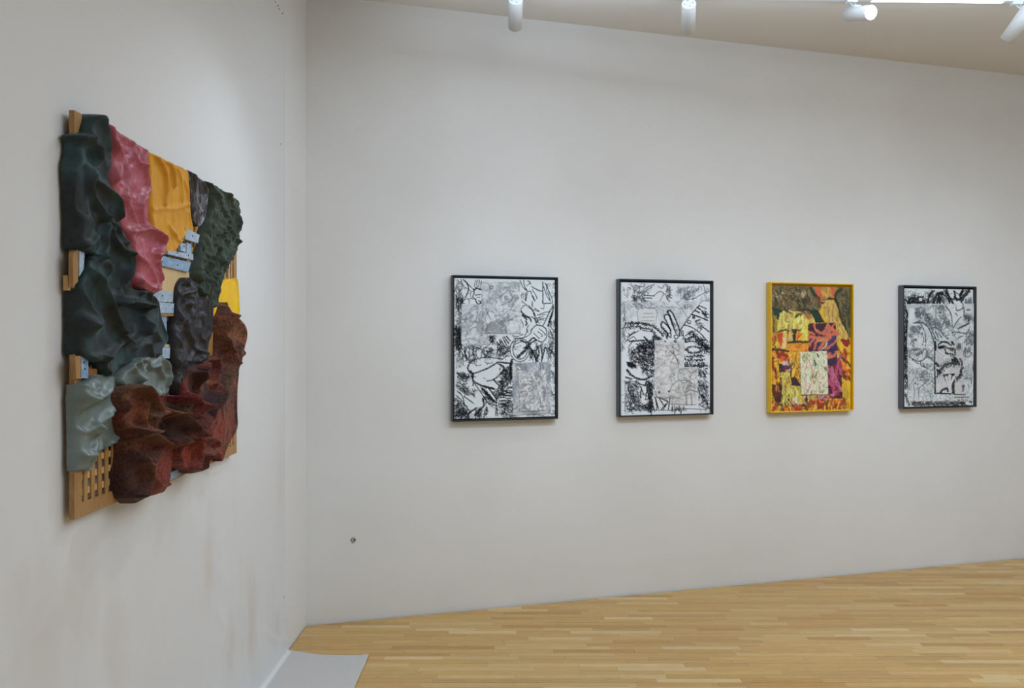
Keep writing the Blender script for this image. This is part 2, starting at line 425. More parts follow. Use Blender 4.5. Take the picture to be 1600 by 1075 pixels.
board('blue_board', [(249.7, 398.7), (298.6, 410), (294.4, 425.2), (249.7, 414.3)], .054, .014, M_blue, [(253.5, 409), (277.5, 414.5)])
board('blue_board', [(262, 391), (302, 397), (302, 406.5), (262, 397)], .062, .014, M_blue2, [(277, 395.3), (294.5, 399)])
board('blue_board', [(290, 356), (312, 367), (309.5, 380), (290, 373.5)], .062, .014, M_blue2, [(300.5, 368.5)])
board('blue_board', [(282, 378), (290, 381), (290, 394), (282, 392)], .050, .01, M_blue2, [(287.5, 385)])
board('blue_board', [(291.5, 378), (299, 381), (299, 400), (291.5, 398)], .050, .01, M_blue2)
board('pale_board', [(240, 413.5), (298, 426.5), (292, 460), (240, 456)], .046, .006, M_pine)
board('blue_board', [(240, 453), (271, 456.5), (270, 472.5), (240, 471)], .056, .014, M_blue2, [(253.5, 462)])
board('blue_board', [(244, 471.8), (272, 474), (271, 489.5), (244, 489.2)], .056, .014, M_blue2)
board('pale_board', [(244, 489.6), (272, 490.2), (272, 494), (244, 493.5)], .054, .012, M_woodv)
board('blue_board', [(250, 493), (260.5, 493), (260.5, 545), (250, 545)], .048, .010, M_blue)
board('pale_board', [(248, 537), (266, 538.5), (266, 542), (248, 541)], .052, .012, M_pine)
board('blue_board', [(248, 541.5), (266, 542.5), (265, 560), (248, 559)], .056, .012, M_blue2)
board('mustard_board', [(323.5, 515), (333, 519), (332, 562), (323.5, 562)], .055, .015, M_mustard)
board('blue_board', [(124, 388), (132.5, 390), (131, 420), (124, 432)], .049, .004, M_blue2)
board('wood_strip', [(114.5, 396), (122, 390), (122, 440), (114.5, 448)], .048, .012, M_woodv)
board('wood_block', [(106, 430), (114, 430), (114, 454), (106, 454)], .030, .012, M_woodh)
board('wood_strip', [(117, 556), (126, 556), (126, 592), (119.5, 592)], .054, .012, M_woodv)
board('blue_board', [(127, 556), (138, 556), (138, 591), (127, 591)], .052, .005, M_blue, [(131.3, 566.3), (132.6, 576.5)])
board('wood_block', [(138, 576), (152, 576), (152, 588), (138, 588)], .050, .012, M_woodd)
board('pale_board', [(206, 540), (222, 540), (222, 566), (206, 566)], .060, .01, M_pine)
board('blue_board', [(262, 741), (296, 723), (296, 735), (262, 752)], .050, .012, M_blue, [(279.5, 737.5)])
board('wood_strip', [(262, 752.3), (296, 735.3), (296, 737.5), (262, 755)], .050, .02, M_woodv)

def cloth(name, stations, d0, mat, folds=(), nf=None, edge=.045, rise=.03, res=.0035, rim=.016, sk=.036, label=None, tintf=None, seed=0, wob=.003, dl=.045, dr=None, lrim=.02, pw=1.7, rf=0):
    d0 -= .012; rise *= .45; dr = d0+.012 if dr is None else dr
    s = np.array([(list(q)+[dl, dr][len(q)-4:])[:6] for q in stations], float)
    # world positions of the stations' ends
    Lp = np.array([[XW+q[4], *lw(q[0], q[1], q[4])[1:]] for q in s]); Rp = np.array([[XW+q[5], *lw(q[2], q[3], q[5])[1:]] for q in s])
    for i_, q in enumerate(s):
        if q[4] < .04: Lp[i_, 1] = min(Lp[i_, 1], TY0-.004)
    A = smooth_pl(Lp, 8); B = smooth_pl(Rp, 8)
    seg_ = np.maximum(np.hypot(*np.diff(A[:, 1:], axis=0).T), np.hypot(*np.diff(B[:, 1:], axis=0).T))+1e-6
    cum = np.concatenate([[0], np.cumsum(seg_)]); n = max(12, int(cum[-1]/res)); u = np.linspace(0, cum[-1], n)
    A = np.stack([np.interp(u, cum, A[:, i]) for i in range(3)], -1); B = np.stack([np.interp(u, cum, B[:, i]) for i in range(3)], -1)
    wid = np.hypot(*(A-B)[:, 1:].T).max(); m = max(10, int(wid/res))
    t = np.linspace(0, 1, m)[None, :, None]
    P = A[:, None]*(1-t)+B[:, None]*t
    w_ = np.hypot(*(A-B)[:, 1:].T)[:, None]+1e-6
    T_ = t[..., 0]; U = u[:, None]
    de = np.minimum(np.minimum(T_*w_, (1-T_)*w_), np.minimum(U, cum[-1]-U))
    dl_ = np.minimum(np.clip(T_*w_/max(lrim, rim), 0, 1), np.clip(np.minimum(np.minimum((1-T_)*w_, U), cum[-1]-U)/rim, 0, 1))
    e = np.sqrt(np.clip(1-(1-dl_)**2, 0, 1))
    Y, Z = P[..., 1], P[..., 2]
    H = np.zeros(Y.shape)
    for f in folds:
        pts, amp, wd = f[:3]
        q = smooth_pl([tuple(lw(x, y, d0+amp*.8 if amp > 0 else d0)[1:]) for x, y in pts], 4)
        D = np.full(Y.shape, 9.)
        for a, b in zip(q[:-1], q[1:]): D = np.minimum(D, segd(Y, Z, a, b))
        H = H+amp*np.exp(-np.abs(D/wd)**pw)
    if nf is not None: H = H+nf(Y, Z, T_+0*Y, U+0*Y)
    e2 = np.clip(de/.012, 0, 1)
    if rf: e2 = e2*(.35+.65*np.clip((1-T_)*w_/rf, 0, 1)**.8)
    P[..., 0] += (np.maximum(rise+H*e2, .003)+XW+d0-P[..., 0])*e
    inn = (P[..., 1] > TY0+.0005) & (P[..., 1] < TY1)
    P[..., 0] = np.where(inn, np.maximum(P[..., 0], XW+.0435), P[..., 0])
    if wob:
        ww = wob*(1-np.clip(de/.03, 0, 1)); P[..., 1] += ww*(fbm(Z*40, Y*40, seed+5)-.5)*2; P[..., 2] += ww*(fbm(Y*40, Z*40, seed+9)-.5)*2
    SKP = P.copy(); SKP[..., 0] = np.minimum(P[..., 0]-.004, XW+sk)
    if mat.get('tint'): pass
    cols = None if tintf is None else tintf(Y, Z, T_+0*Y, U+0*Y)
    o = grid_mesh(name, P, mat, art, cols, SKP)
    if label: o['label'] = label
    return o
def fabric(name, stops, scale, rough, sheen=0, bmp=.2, bs=200, tintattr=False, dist=0, sc=(1, 1, 1), spec=.5, detail=5):
    m = new_mat(name, (128, 128, 128), rough); v = coords(m, sc)
    b = m.node_tree.nodes['Principled BSDF']; b.inputs['Specular IOR Level'].default_value = spec
    if sheen: b.inputs['Sheen Weight'].default_value = sheen; b.inputs['Sheen Roughness'].default_value = .4
    c = ramp(m, noise(m, v, scale, detail, .6, dist), stops)
    if tintattr:
        at = N(m, 'ShaderNodeAttribute'); at.attribute_name = 'tint'; mx = N(m, 'ShaderNodeMixRGB', blend_type='MULTIPLY')
        mx.inputs[0].default_value = 1; L(m, at.outputs['Color'], mx.inputs[1]); L(m, c, mx.inputs[2]); c = mx.outputs[0]
    base(m, c); bump(m, noise(m, coords(m), bs, 4), bmp, .003); return m
M_velvet = fabric('green_velvet', [(.38, (9, 18, 20)), (.52, (18, 36, 38)), (.68, (38, 68, 69))], 11, .6, .2, .15, 160, dist=.8)
M_velvet.node_tree.nodes['Principled BSDF'].inputs['Sheen Tint'].default_value = (.35, .6, .62, 1)
M_pink = fabric('pink_satin', [(.3, (160, 70, 86)), (.6, (182, 92, 106)), (.8, (196, 118, 128))], 7, .38, 0, .25, 60)
M_orange = fabric('ochre_linen', [(.3, (206, 142, 24)), (.7, (222, 160, 40))], 5, .75, .1, .1, 220)
M_speck = fabric('speckled_silk', [(.45, (44, 40, 44)), (.56, (70, 62, 66)), (.64, (150, 142, 140)), (.7, (60, 54, 60))], 38, .35, 0, .4, 90, dist=2, sc=(1, 1, .45))
M_gauze = fabric('green_gauze', [(.3, (42, 52, 42)), (.7, (68, 80, 66))], 10, .9, .15, .3, 260)
M_black = fabric('black_crushed', [(.35, (20, 20, 25)), (.55, (34, 32, 37)), (.8, (56, 48, 50))], 14, .5, .08, .4, 130, dist=1)
M_yellow = fabric('yellow_felt', [(.3, (236, 186, 20)), (.7, (246, 204, 40))], 5, .8, .1, .1, 220, tintattr=True)
M_satin = fabric('grey_green_satin', [(.3, (104, 116, 114)), (.7, (124, 136, 134))], 4, .36, 0, .06, 220, tintattr=True)
M_felt = fabric('brown_felt', [(.3, (120, 110, 104)), (.55, (205, 198, 190)), (.8, (255, 255, 255))], 110, .95, .25, 1.0, 150, tintattr=True)
M_felt.node_tree.nodes['Principled BSDF'].inputs['Sheen Tint'].default_value = (.8, .5, .4, 1)

def c1(*p): return [(90+x/5.975, 160+y/5.975) for x, y in p]
def c3(*p): return [(90+x/5.975, 340+y/5.975) for x, y in p]
def c5(*p): return [(90+x/5.975, 500+y/5.975) for x, y in p]
def cb(*p): return [(80+x/3.072, 480+y/3.072) for x, y in p]
def ca(*p): return [(80+x/3.072, 150+y/3.072) for x, y in p]

# orange (lowest of the top row)
cloth('ochre_cloth', [(228, 235, 294, 267), (230, 262, 296, 295), (231, 290, 297, 320), (231, 320, 299, 340), (232, 345, 302, 357), (236, 362, 300, 368), (242, 374, 288, 376), (247, 386, 277, 386), (249, 394, 275, 394), (253, 398, 267, 397)],
      .058, M_orange, [(ca((490, 270), (540, 360), (550, 440), (545, 520)), .016, .007), (ca((530, 290), (575, 340), (590, 430)), .014, .007), (ca((470, 300), (480, 420), (475, 520), (490, 640)), .012, .010),
       (ca((600, 340), (620, 400), (625, 500)), .008, .010), (ca((480, 545), (540, 540), (600, 540), (650, 520)), .006, .008), (ca((560, 620), (600, 700), (570, 750)), .010, .010), (ca((650, 560), (640, 640), (600, 700)), .010, .010), (ca((630, 400), (650, 470), (655, 560)), .008, .008)],
      nf=lambda Y, Z, T, U: .012*(fbm(Y*34, Z*5, 3)-.5)+.007*(fbm(Y*16, Z*22, 4)-.5), rise=.018, label='ochre yellow cloth')
cloth('speckled_cloth', [(293, 266, 317, 282), (294, 285, 323, 302), (296, 310, 324, 322), (297, 330, 322, 338), (300, 345, 316, 350), (304, 352, 311, 354)],
      .060, M_speck, [(ca((680, 370), (690, 440), (690, 520), (680, 600)), .012, .010), (ca((720, 390), (735, 470), (720, 560)), .012, .008)],
      nf=lambda Y, Z, T, U: .016*(ridged(Y*26+2*Z, Z*9, 7)-.5), rise=.015, label='dark speckled crinkled cloth')
cloth('gauze_cloth', [(316, 282, 356, 302), (321, 295, 369, 313), (321, 312, 370, 330), (320, 332, 371, 350), (314, 352, 370, 372), (310, 374, 369, 392), (305, 394, 361, 408), (299, 415, 352, 425), (295, 430, 348, 440), (299, 447, 343, 454), (305, 463, 339, 468), (312, 480, 334, 482)],
      .062, M_gauze, [(ca((750, 430), (800, 520), (830, 600), (880, 700)), .016, .008), (ca((740, 620), (700, 700), (680, 800), (700, 880)), .020, .010), (ca((770, 640), (760, 760), (740, 880), (720, 960)), .018, .008), (ca((840, 470), (870, 560), (885, 640)), .014, .009), (ca((800, 640), (850, 720), (800, 800)), .016, .009), (ca((820, 600), (780, 690), (800, 780), (770, 880)), .016, .008), (ca((690, 850), (740, 900), (750, 980)), .012, .008)],
      nf=lambda Y, Z, T, U: .050*(ridged(Y*15+2.4*fbm(Y*8, Z*8, 2), Z*9+2.2*fbm(Y*6, Z*6, 8), 12, 3)-.62)+.014*(ridged(Y*40, Z*24, 19, 2)-.5), rise=.028, label='dark green crinkled gauze')
def ytint(Y, Z, T, U):
    k = np.clip((.30-T)/.2, 0, 1)*np.clip((U-.16)/.08, 0, 1); k = k[..., None]
    return lin((255, 250, 235))*(1-k)+lin((250, 150, 70))*k
cloth('yellow_cloth', [(350, 437, 371, 435), (343, 451, 373, 450), (338, 472, 374, 472), (333, 492, 374, 490), (331, 510, 366, 506), (331, 527, 345, 522)],
      .056, M_yellow, [([(357, 440), (355, 455), (352, 475)], .008, .01), ([(337, 480), (335, 500), (334, 520)], .006, .01)],
      nf=lambda Y, Z, T, U: .006*(fbm(Y*16, Z*9, 33)-.5), rise=.012, label='bright yellow cloth', tintf=ytint)
cloth('black_cloth', [(279, 434, 297, 434), (273, 444, 304, 444), (270, 458, 310, 460), (268, 476, 330, 472), (266, 496, 333, 491), (263, 516, 331, 513), (261, 536, 326, 538), (262, 556, 323, 558), (264, 578, 312, 578), (264, 600, 296, 598), (268, 622, 286, 620)],
      .070, M_black, [(ca((600, 910), (600, 960), (650, 940), (690, 900)), .016, .010), (ca((640, 880), (660, 930), (650, 1000)), .014, .010), (ca((590, 1000), (610, 1060)), .012, .012),
       (cb((600, 30), (590, 120), (620, 200), (600, 300)), .014, .010), (cb((660, 20), (650, 120), (680, 200), (660, 260)), .016, .009), (cb((720, 40), (710, 120), (730, 200), (700, 260)), .016, .009), (cb((680, 200), (720, 220), (740, 260)), .014, .008)],
      nf=lambda Y, Z, T, U: .034*(ridged(Y*22+1.2*fbm(Y*8, Z*8, 3), Z*9+fbm(Y*9, Z*9, 5), 71, 3)-.6), rise=.028, label='black crushed fabric')
cloth('pink_cloth', [(157, 190, 229, 234), (158, 212, 230, 262), (163, 241, 231, 290), (163, 274, 232, 320), (169, 301, 233, 345), (176, 331, 251, 366), (186, 361, 256, 382), (195, 385, 252, 400), (204, 415, 249, 418), (205, 435, 254, 436), (209, 448, 252, 450), (218, 455, 240, 460)],
      .066, M_pink, [(ca((285, 165), (300, 240), (325, 300), (310, 400)), .018, .012), (ca((440, 260), (430, 340), (460, 440), (420, 520), (440, 640)), .018, .012), (ca((380, 650), (460, 640), (530, 680)), .014, .010), (ca((470, 640), (520, 670), (540, 720), (500, 760)), .020, .014),
       (ca((340, 470), (380, 560), (400, 640)), .014, .012), (ca((400, 760), (460, 820), (490, 900)), .014, .012), (ca((380, 220), (390, 300), (420, 330)), .012, .010), (ca((500, 760), (510, 830), (520, 880)), .014, .010), (ca((420, 880), (470, 920), (510, 930)), .012, .010), (ca((350, 320), (360, 420), (340, 500)), .012, .012)],
      nf=lambda Y, Z, T, U: .020*(ridged(Y*11+fbm(Y*7, Z*7, 1), Z*10+fbm(Z*7, Y*7, 2), 52, 3)-.6)+.006*(ridged(Y*46, Z*40, 56, 2)-.5), rise=.024, label='pink crumpled satin')
# grey green satin, two lobes
def stint(Y, Z, T, U):
    k = np.clip(fbm(Y*9, Z*9, 77)*2-.7, 0, 1)[..., None]
    return lin((255, 255, 255))*(1-k)+lin((236, 236, 218))*k
cloth('satin_cloth', [(199, 559, 250, 553), (190, 568, 262, 570), (180, 582, 267, 584), (176, 596, 265, 600), (185, 608, 262, 614), (213, 618, 245, 620)],
      .070, M_satin, [(c5((560, 420), (600, 380), (680, 360), (740, 400), (760, 470), (740, 560)), .020, .010), (c5((740, 350), (800, 400), (760, 480)), .016, .009), (cb((440, 240), (470, 290), (520, 240)), .016, .009), (cb((400, 330), (430, 380), (500, 420)), .014, .012), (cb((500, 290), (530, 340), (520, 410)), .020, .010), (cb((540, 250), (560, 310), (560, 370)), .016, .010), (cb((350, 260), (390, 300), (400, 350)), .016, .010)],
      nf=lambda Y, Z, T, U: .016*(ridged(Y*9, Z*12, 62, 3)-.6), rise=.026, label='grey-green satin, gathered', tintf=stint)
cloth('satin_cloth', [(107, 601, 152, 585, .025), (106, 612, 182, 590, .025), (105, 625, 190, 612, .025), (106, 645, 190, 632, .025), (106, 662, 192, 650, .025), (107, 682, 196, 672, .025), (107, 702, 190, 688, .025), (108, 719, 158, 704, .025), (110, 735, 143, 735, .028)],
      .056, M_satin, [(c5((520, 560), (440, 640), (370, 720), (310, 740), (240, 700)), .020, .014), (c5((320, 640), (280, 760), (180, 900)), .016, .012), (c5((560, 800), (480, 850), (380, 960), (340, 1060)), .016, .012), (c5((440, 900), (380, 990), (330, 1060)), .012, .009), (c5((200, 600), (280, 640), (340, 600)), .010, .012),
       (cb((90, 430), (180, 440), (260, 400)), .008, .015), (cb((200, 560), (220, 620), (180, 700)), .014, .010), (cb((240, 600), (230, 680), (200, 740)), .012, .009), (cb((310, 560), (340, 600), (300, 650)), .014, .008), (cb((110, 560), (160, 600), (200, 570)), .012, .010), (cb((120, 700), (180, 720), (200, 690)), .010, .010)],
      nf=lambda Y, Z, T, U: .026*(ridged(Y*7+Z*4, Z*6-Y*3, 66, 3)-.6)+.012*np.clip((1.38-Z)*6, 0, 1)*(ridged(Y*18, Z*14, 68, 2)-.5), rise=.020, sk=.028, label='grey-green satin, smooth', tintf=stint, rf=.06, lrim=.025)
# velvet
cloth('velvet_cloth', [(141, 177.5, 147, 177.5, .045, .05), (135, 180, 155, 181, .045, .055), (131, 187, 160, 189, .045), (128, 198, 163, 201, .045), (124, 208, 166, 214, .045), (113, 212, 168, 226, .044), (107, 221, 172, 240, .03), (105, 230, 174, 251, .025), (103, 244, 174, 260, .025), (100, 260, 169, 272, .025), (102, 290, 173, 290, .025), (103, 320, 181, 312, .025), (104, 350, 188, 350, .025), (104, 385, 198, 372, .025), (126, 394, 202, 392, .045),
      (136, 400, 204, 410, .045), (129, 416, 205, 430, .045), (122, 440, 206, 450, .045), (110, 466, 232, 458, .03), (103, 480, 247, 470, .02), (103, 500, 253, 498, .02), (103, 530, 263, 528, .02), (104, 552, 254, 545, .02), (122, 560, 251, 556, .04), (146, 566, 214, 562, .05), (152, 578, 186, 574, .05), (160, 587, 176, 587, .05)],
      .068, M_velvet, [(c1((250, 120), (300, 102), (370, 120), (415, 180), (440, 260), (480, 400)), .020, .018), (c1((110, 340), (160, 300), (240, 295), (320, 320)), .022, .014), (c1((370, 420), (400, 540), (345, 740), (380, 900), (430, 1050)), .026, .014),
       (c1((150, 560), (185, 700), (160, 850), (150, 1000)), .024, .016), (c1((190, 330), (170, 430), (210, 520)), .016, .02), (c1((230, 640), (240, 800), (230, 1000)), -.016, .012), (c5((100, 20), (200, 60), (330, 60)), .012, .02), (c3((150, 560), (240, 680), (220, 850)), .018, .016), (c3((200, 900), (320, 1000)), .014, .014), (c1((280, 500), (310, 640), (290, 800), (300, 1000)), -.020, .018), (c1((390, 740), (480, 830), (540, 930), (560, 1060)), .022, .012),
       (c3((430, 0), (520, 60), (560, 130), (580, 220)), .022, .009), (c3((450, 80), (440, 180), (450, 270), (420, 360)), .022, .009), (c3((510, 120), (520, 210), (540, 270), (620, 340)), .018, .008), (c3((580, 230), (640, 300), (670, 400), (670, 500), (640, 650), (560, 800)), .028, .014),
       (c3((100, 210), (200, 245), (290, 350), (380, 530), (450, 730), (540, 930), (620, 1060)), .032, .010), (c3((250, 700), (330, 920), (370, 980)), .010, .012), (c3((140, 260), (300, 250), (350, 180)), .016, .010),
       (c3((555, 800), (640, 785), (760, 795), (880, 830)), .034, .009), (c3((840, 850), (840, 950), (790, 1070)), .030, .012), (c3((600, 900), (700, 900), (780, 900)), -.022, .020), (c3((760, 700), (820, 680), (850, 760)), .018, .008), (c3((880, 740), (920, 740), (940, 800)), .014, .008),
       (c5((620, 120), (690, 205), (760, 160), (820, 60)), .026, .009), (c5((640, 215), (560, 240), (450, 350)), .020, .010), (c5((720, 260), (820, 220), (860, 320)), .014, .012), (c5((570, 250), (590, 330)), -.02, .010), (c5((300, 360), (400, 330), (430, 440), (480, 540)), .010, .012), (c5((880, 100), (930, 200), (900, 320)), .014, .015), (c3((400, 380), (480, 430), (500, 500)), .014, .010), (c3((500, 560), (560, 650), (580, 740)), -.018, .02)],
      nf=lambda Y, Z, T, U: .020*(ridged(Y*9+2*fbm(Y*4, Z*4, 3), Z*4+2*fbm(Y*5, Z*5, 6), 82, 2)-.6), rise=.024, lrim=.03, sk=.016, res=.003, label='dark bottle-green velvet')
# felt
FC = [(118, 48, 42), (92, 44, 34), (62, 38, 36), (104, 70, 44), (140, 72, 40), (128, 60, 56)]
def ftint(Y, Z, T, U):
    n1 = fbm(Y*7+.8, Z*6, 91, 4); n2 = fbm(Y*9, Z*8+3, 95, 4); n3 = fbm(Y*6+4, Z*7, 99, 3)
    c = np.ones(Y.shape+(3,))*lin((128, 58, 50))
    def mixc(c, col, k): k = np.clip(k, 0, 1)[..., None]; return c*(1-k)+lin(col)*k
    c = mixc(c, (86, 48, 38), (n1-.45)*6); c = mixc(c, (64, 44, 46), (n2-.54)*7); c = mixc(c, (150, 84, 46), (n3-.56)*7)
    c = mixc(c, (104, 84, 54), (fbm(Y*8, Z*9, 101)-.58)*8)
    top = np.clip((Z-1.52)/.12, 0, 1)*np.clip((Y-3.0)/.15, 0, 1); c = mixc(c, (128, 84, 52), top*.55*(1-np.clip((n2-.5)*5, 0, 1)))
    c = mixc(c, (52, 34, 34), (fbm(Y*26, Z*26, 111)-.56)*5); c = mixc(c, (148, 92, 62), (fbm(Y*34, Z*30, 117)-.62)*6)
    for x, y, rx, ry, col in [(525, 790, 75, 90, (158, 66, 56)), (655, 710, 45, 80, (166, 70, 50)), (415, 440, 60, 60, (120, 62, 28)), (630, 580, 70, 60, (80, 54, 46)), (515, 580, 40, 60, (50, 26, 30)), (830, 600, 70, 80, (158, 64, 48)), (870, 110, 60, 90, (150, 94, 58)), (740, 680, 50, 40, (150, 78, 68)), (640, 380, 20, 80, (150, 44, 44)), (680, 440, 45, 20, (140, 56, 50)), (700, 350, 30, 50, (74, 40, 36)), (440, 650, 60, 40, (128, 74, 44)), (380, 800, 40, 100, (62, 36, 32)), (440, 780, 40, 70, (92, 60, 42)), (850, 340, 50, 90, (104, 72, 58)), (560, 440, 50, 25, (140, 44, 52)), (385, 500, 30, 60, (136, 72, 36))]:  # patches mix the felt's own colour with some painted light and shade
        q = lw(80+x/3.072, 480+y/3.072, .09); sx_ = rx/3.072*q.y*q.y/(1300*1.07); sy_ = ry/3.072*q.y/1300
        k = np.exp(-((Y-q.y)/sx_)**2-((Z-q.z)/sy_)**2)*(.6+.8*(fbm(Y*20, Z*20, 131)-.2)); c = mixc(c, col, k*1.1)
    return c*1.25
FF = [(cb((300, 500), (310, 410), (350, 372), (420, 368), (470, 410), (490, 480)), .040, .014), (cb((375, 400), (385, 470), (365, 560), (370, 600)), .034, .013), (cb((440, 470), (425, 530), (430, 590)), .026, .010),
      (cb((480, 530), (520, 505), (580, 508), (640, 530), (685, 565), (700, 610)), .045, .013), (cb((560, 510), (562, 580), (566, 640)), .022, .008), (cb((566, 640), (630, 640), (690, 610)), .028, .012),
      (cb((385, 600), (450, 598), (510, 630), (550, 665)), .042, .012), (cb((470, 740), (540, 680), (610, 650)), .034, .014), (cb((352, 640), (365, 700), (350, 780), (358, 880)), .034, .012), (cb((400, 715), (455, 760), (470, 840), (430, 920)), .034, .014), (cb((480, 820), (520, 860), (555, 850)), .022, .012), (cb((400, 620), (385, 680), (420, 720)), .02, .012),
      (cb((610, 650), (605, 720), (650, 790)), .026, .012), (cb((690, 640), (712, 720), (690, 780)), .030, .012), (cb((735, 720), (735, 770)), .02, .012),
      (cb((625, 470), (622, 390), (655, 315), (708, 288), (738, 340), (748, 430), (722, 530)), .045, .010), (cb((600, 500), (640, 450), (685, 425), (718, 470)), .034, .010), (cb((680, 360), (680, 440)), -.030, .018), (cb((640, 570), (690, 500), (730, 560)), -.02, .014),
      (cb((740, 300), (775, 232), (800, 290), (785, 370)), .026, .011), (cb((510, 430), (560, 415), (600, 450)), .026, .010), (cb((510, 600), (530, 560)), -.03, .02), (cb((470, 690), (510, 670)), -.02, .013),
      (cb((790, 220), (785, 150), (815, 80), (850, 5), (880, 60), (925, 90), (938, 130), (925, 190), (900, 250), (890, 300)), .022, .018), (cb((862, 40), (845, 140), (865, 240), (835, 340), (790, 450), (750, 540), (715, 630)), .040, .012), (cb((905, 170), (880, 280), (830, 400), (780, 480), (750, 600)), .018, .012),
      (cb((830, 240), (825, 330), (775, 420), (735, 520)), .018, .009), (cb((700, 655), (750, 630), (790, 645), (785, 690), (740, 710)), .026, .011), (cb((900, 220), (905, 330), (890, 400)), .014, .016), (cb((740, 700), (800, 700), (820, 740)), .014, .012)]
FF = [(p, a*1.35, w*.95) for p, a, w in FF]
nff = lambda Y, Z, T, U: .018*np.clip((1-T)*4, .25, 1)*(ridged(Y*11+2*fbm(Y*6, Z*6, 1), Z*8+2*fbm(Y*6, Z*6, 2), 88, 2)-.6)
cloth('felt_cloth', [(347, 473, 355, 473), (342, 485, 362, 488), (338, 500, 379, 503), (336, 520, 386, 520), (335, 540, 382, 543), (333, 560, 376, 562), (326, 585, 373, 587), (320, 612, 371, 615), (315, 640, 371, 645), (314, 665, 371, 668), (318, 690, 360, 690), (330, 706, 353, 706), (343, 720, 348, 720)],
      .072, M_felt, FF, nff, rise=.022, label='mottled red-brown felt, tall fold at the right', tintf=ftint, dl=.06, dr=.078, rf=.09)
cloth('felt_cloth', [(324, 562, 335, 556), (298, 576, 338, 572), (285, 595, 336, 592), (283, 615, 332, 614), (282, 635, 328, 634), (290, 656, 324, 656)],
      .084, M_felt, FF, nff, rise=.024, label='mottled red-brown felt, cupped fold', tintf=ftint, dl=.075)
cloth('felt_cloth', [(246, 618, 274, 618), (240, 634, 300, 630), (240, 655, 318, 650), (243, 675, 324, 672), (250, 692, 331, 690), (256, 708, 328, 706), (264, 722, 323, 722), (284, 732, 318, 735), (292, 740, 300, 740)],
      .084, M_felt, FF, nff, rise=.026, label='mottled red-brown felt, middle folds', tintf=ftint, rf=.04, dl=.07)
cloth('felt_cloth', [(198, 600, 214, 599), (187, 609, 234, 612), (181, 626, 244, 630), (179, 645, 250, 650), (186, 665, 257, 666), (193, 685, 264, 686), (194, 710, 268, 706), (192, 735, 268, 730), (191, 760, 265, 752), (195, 777, 254, 769), (206, 786, 230, 776)],
      .088, M_felt, FF, nff, rise=.026, label='mottled red-brown felt, ruffled lower corner', tintf=ftint, rf=.05, dl=.07)
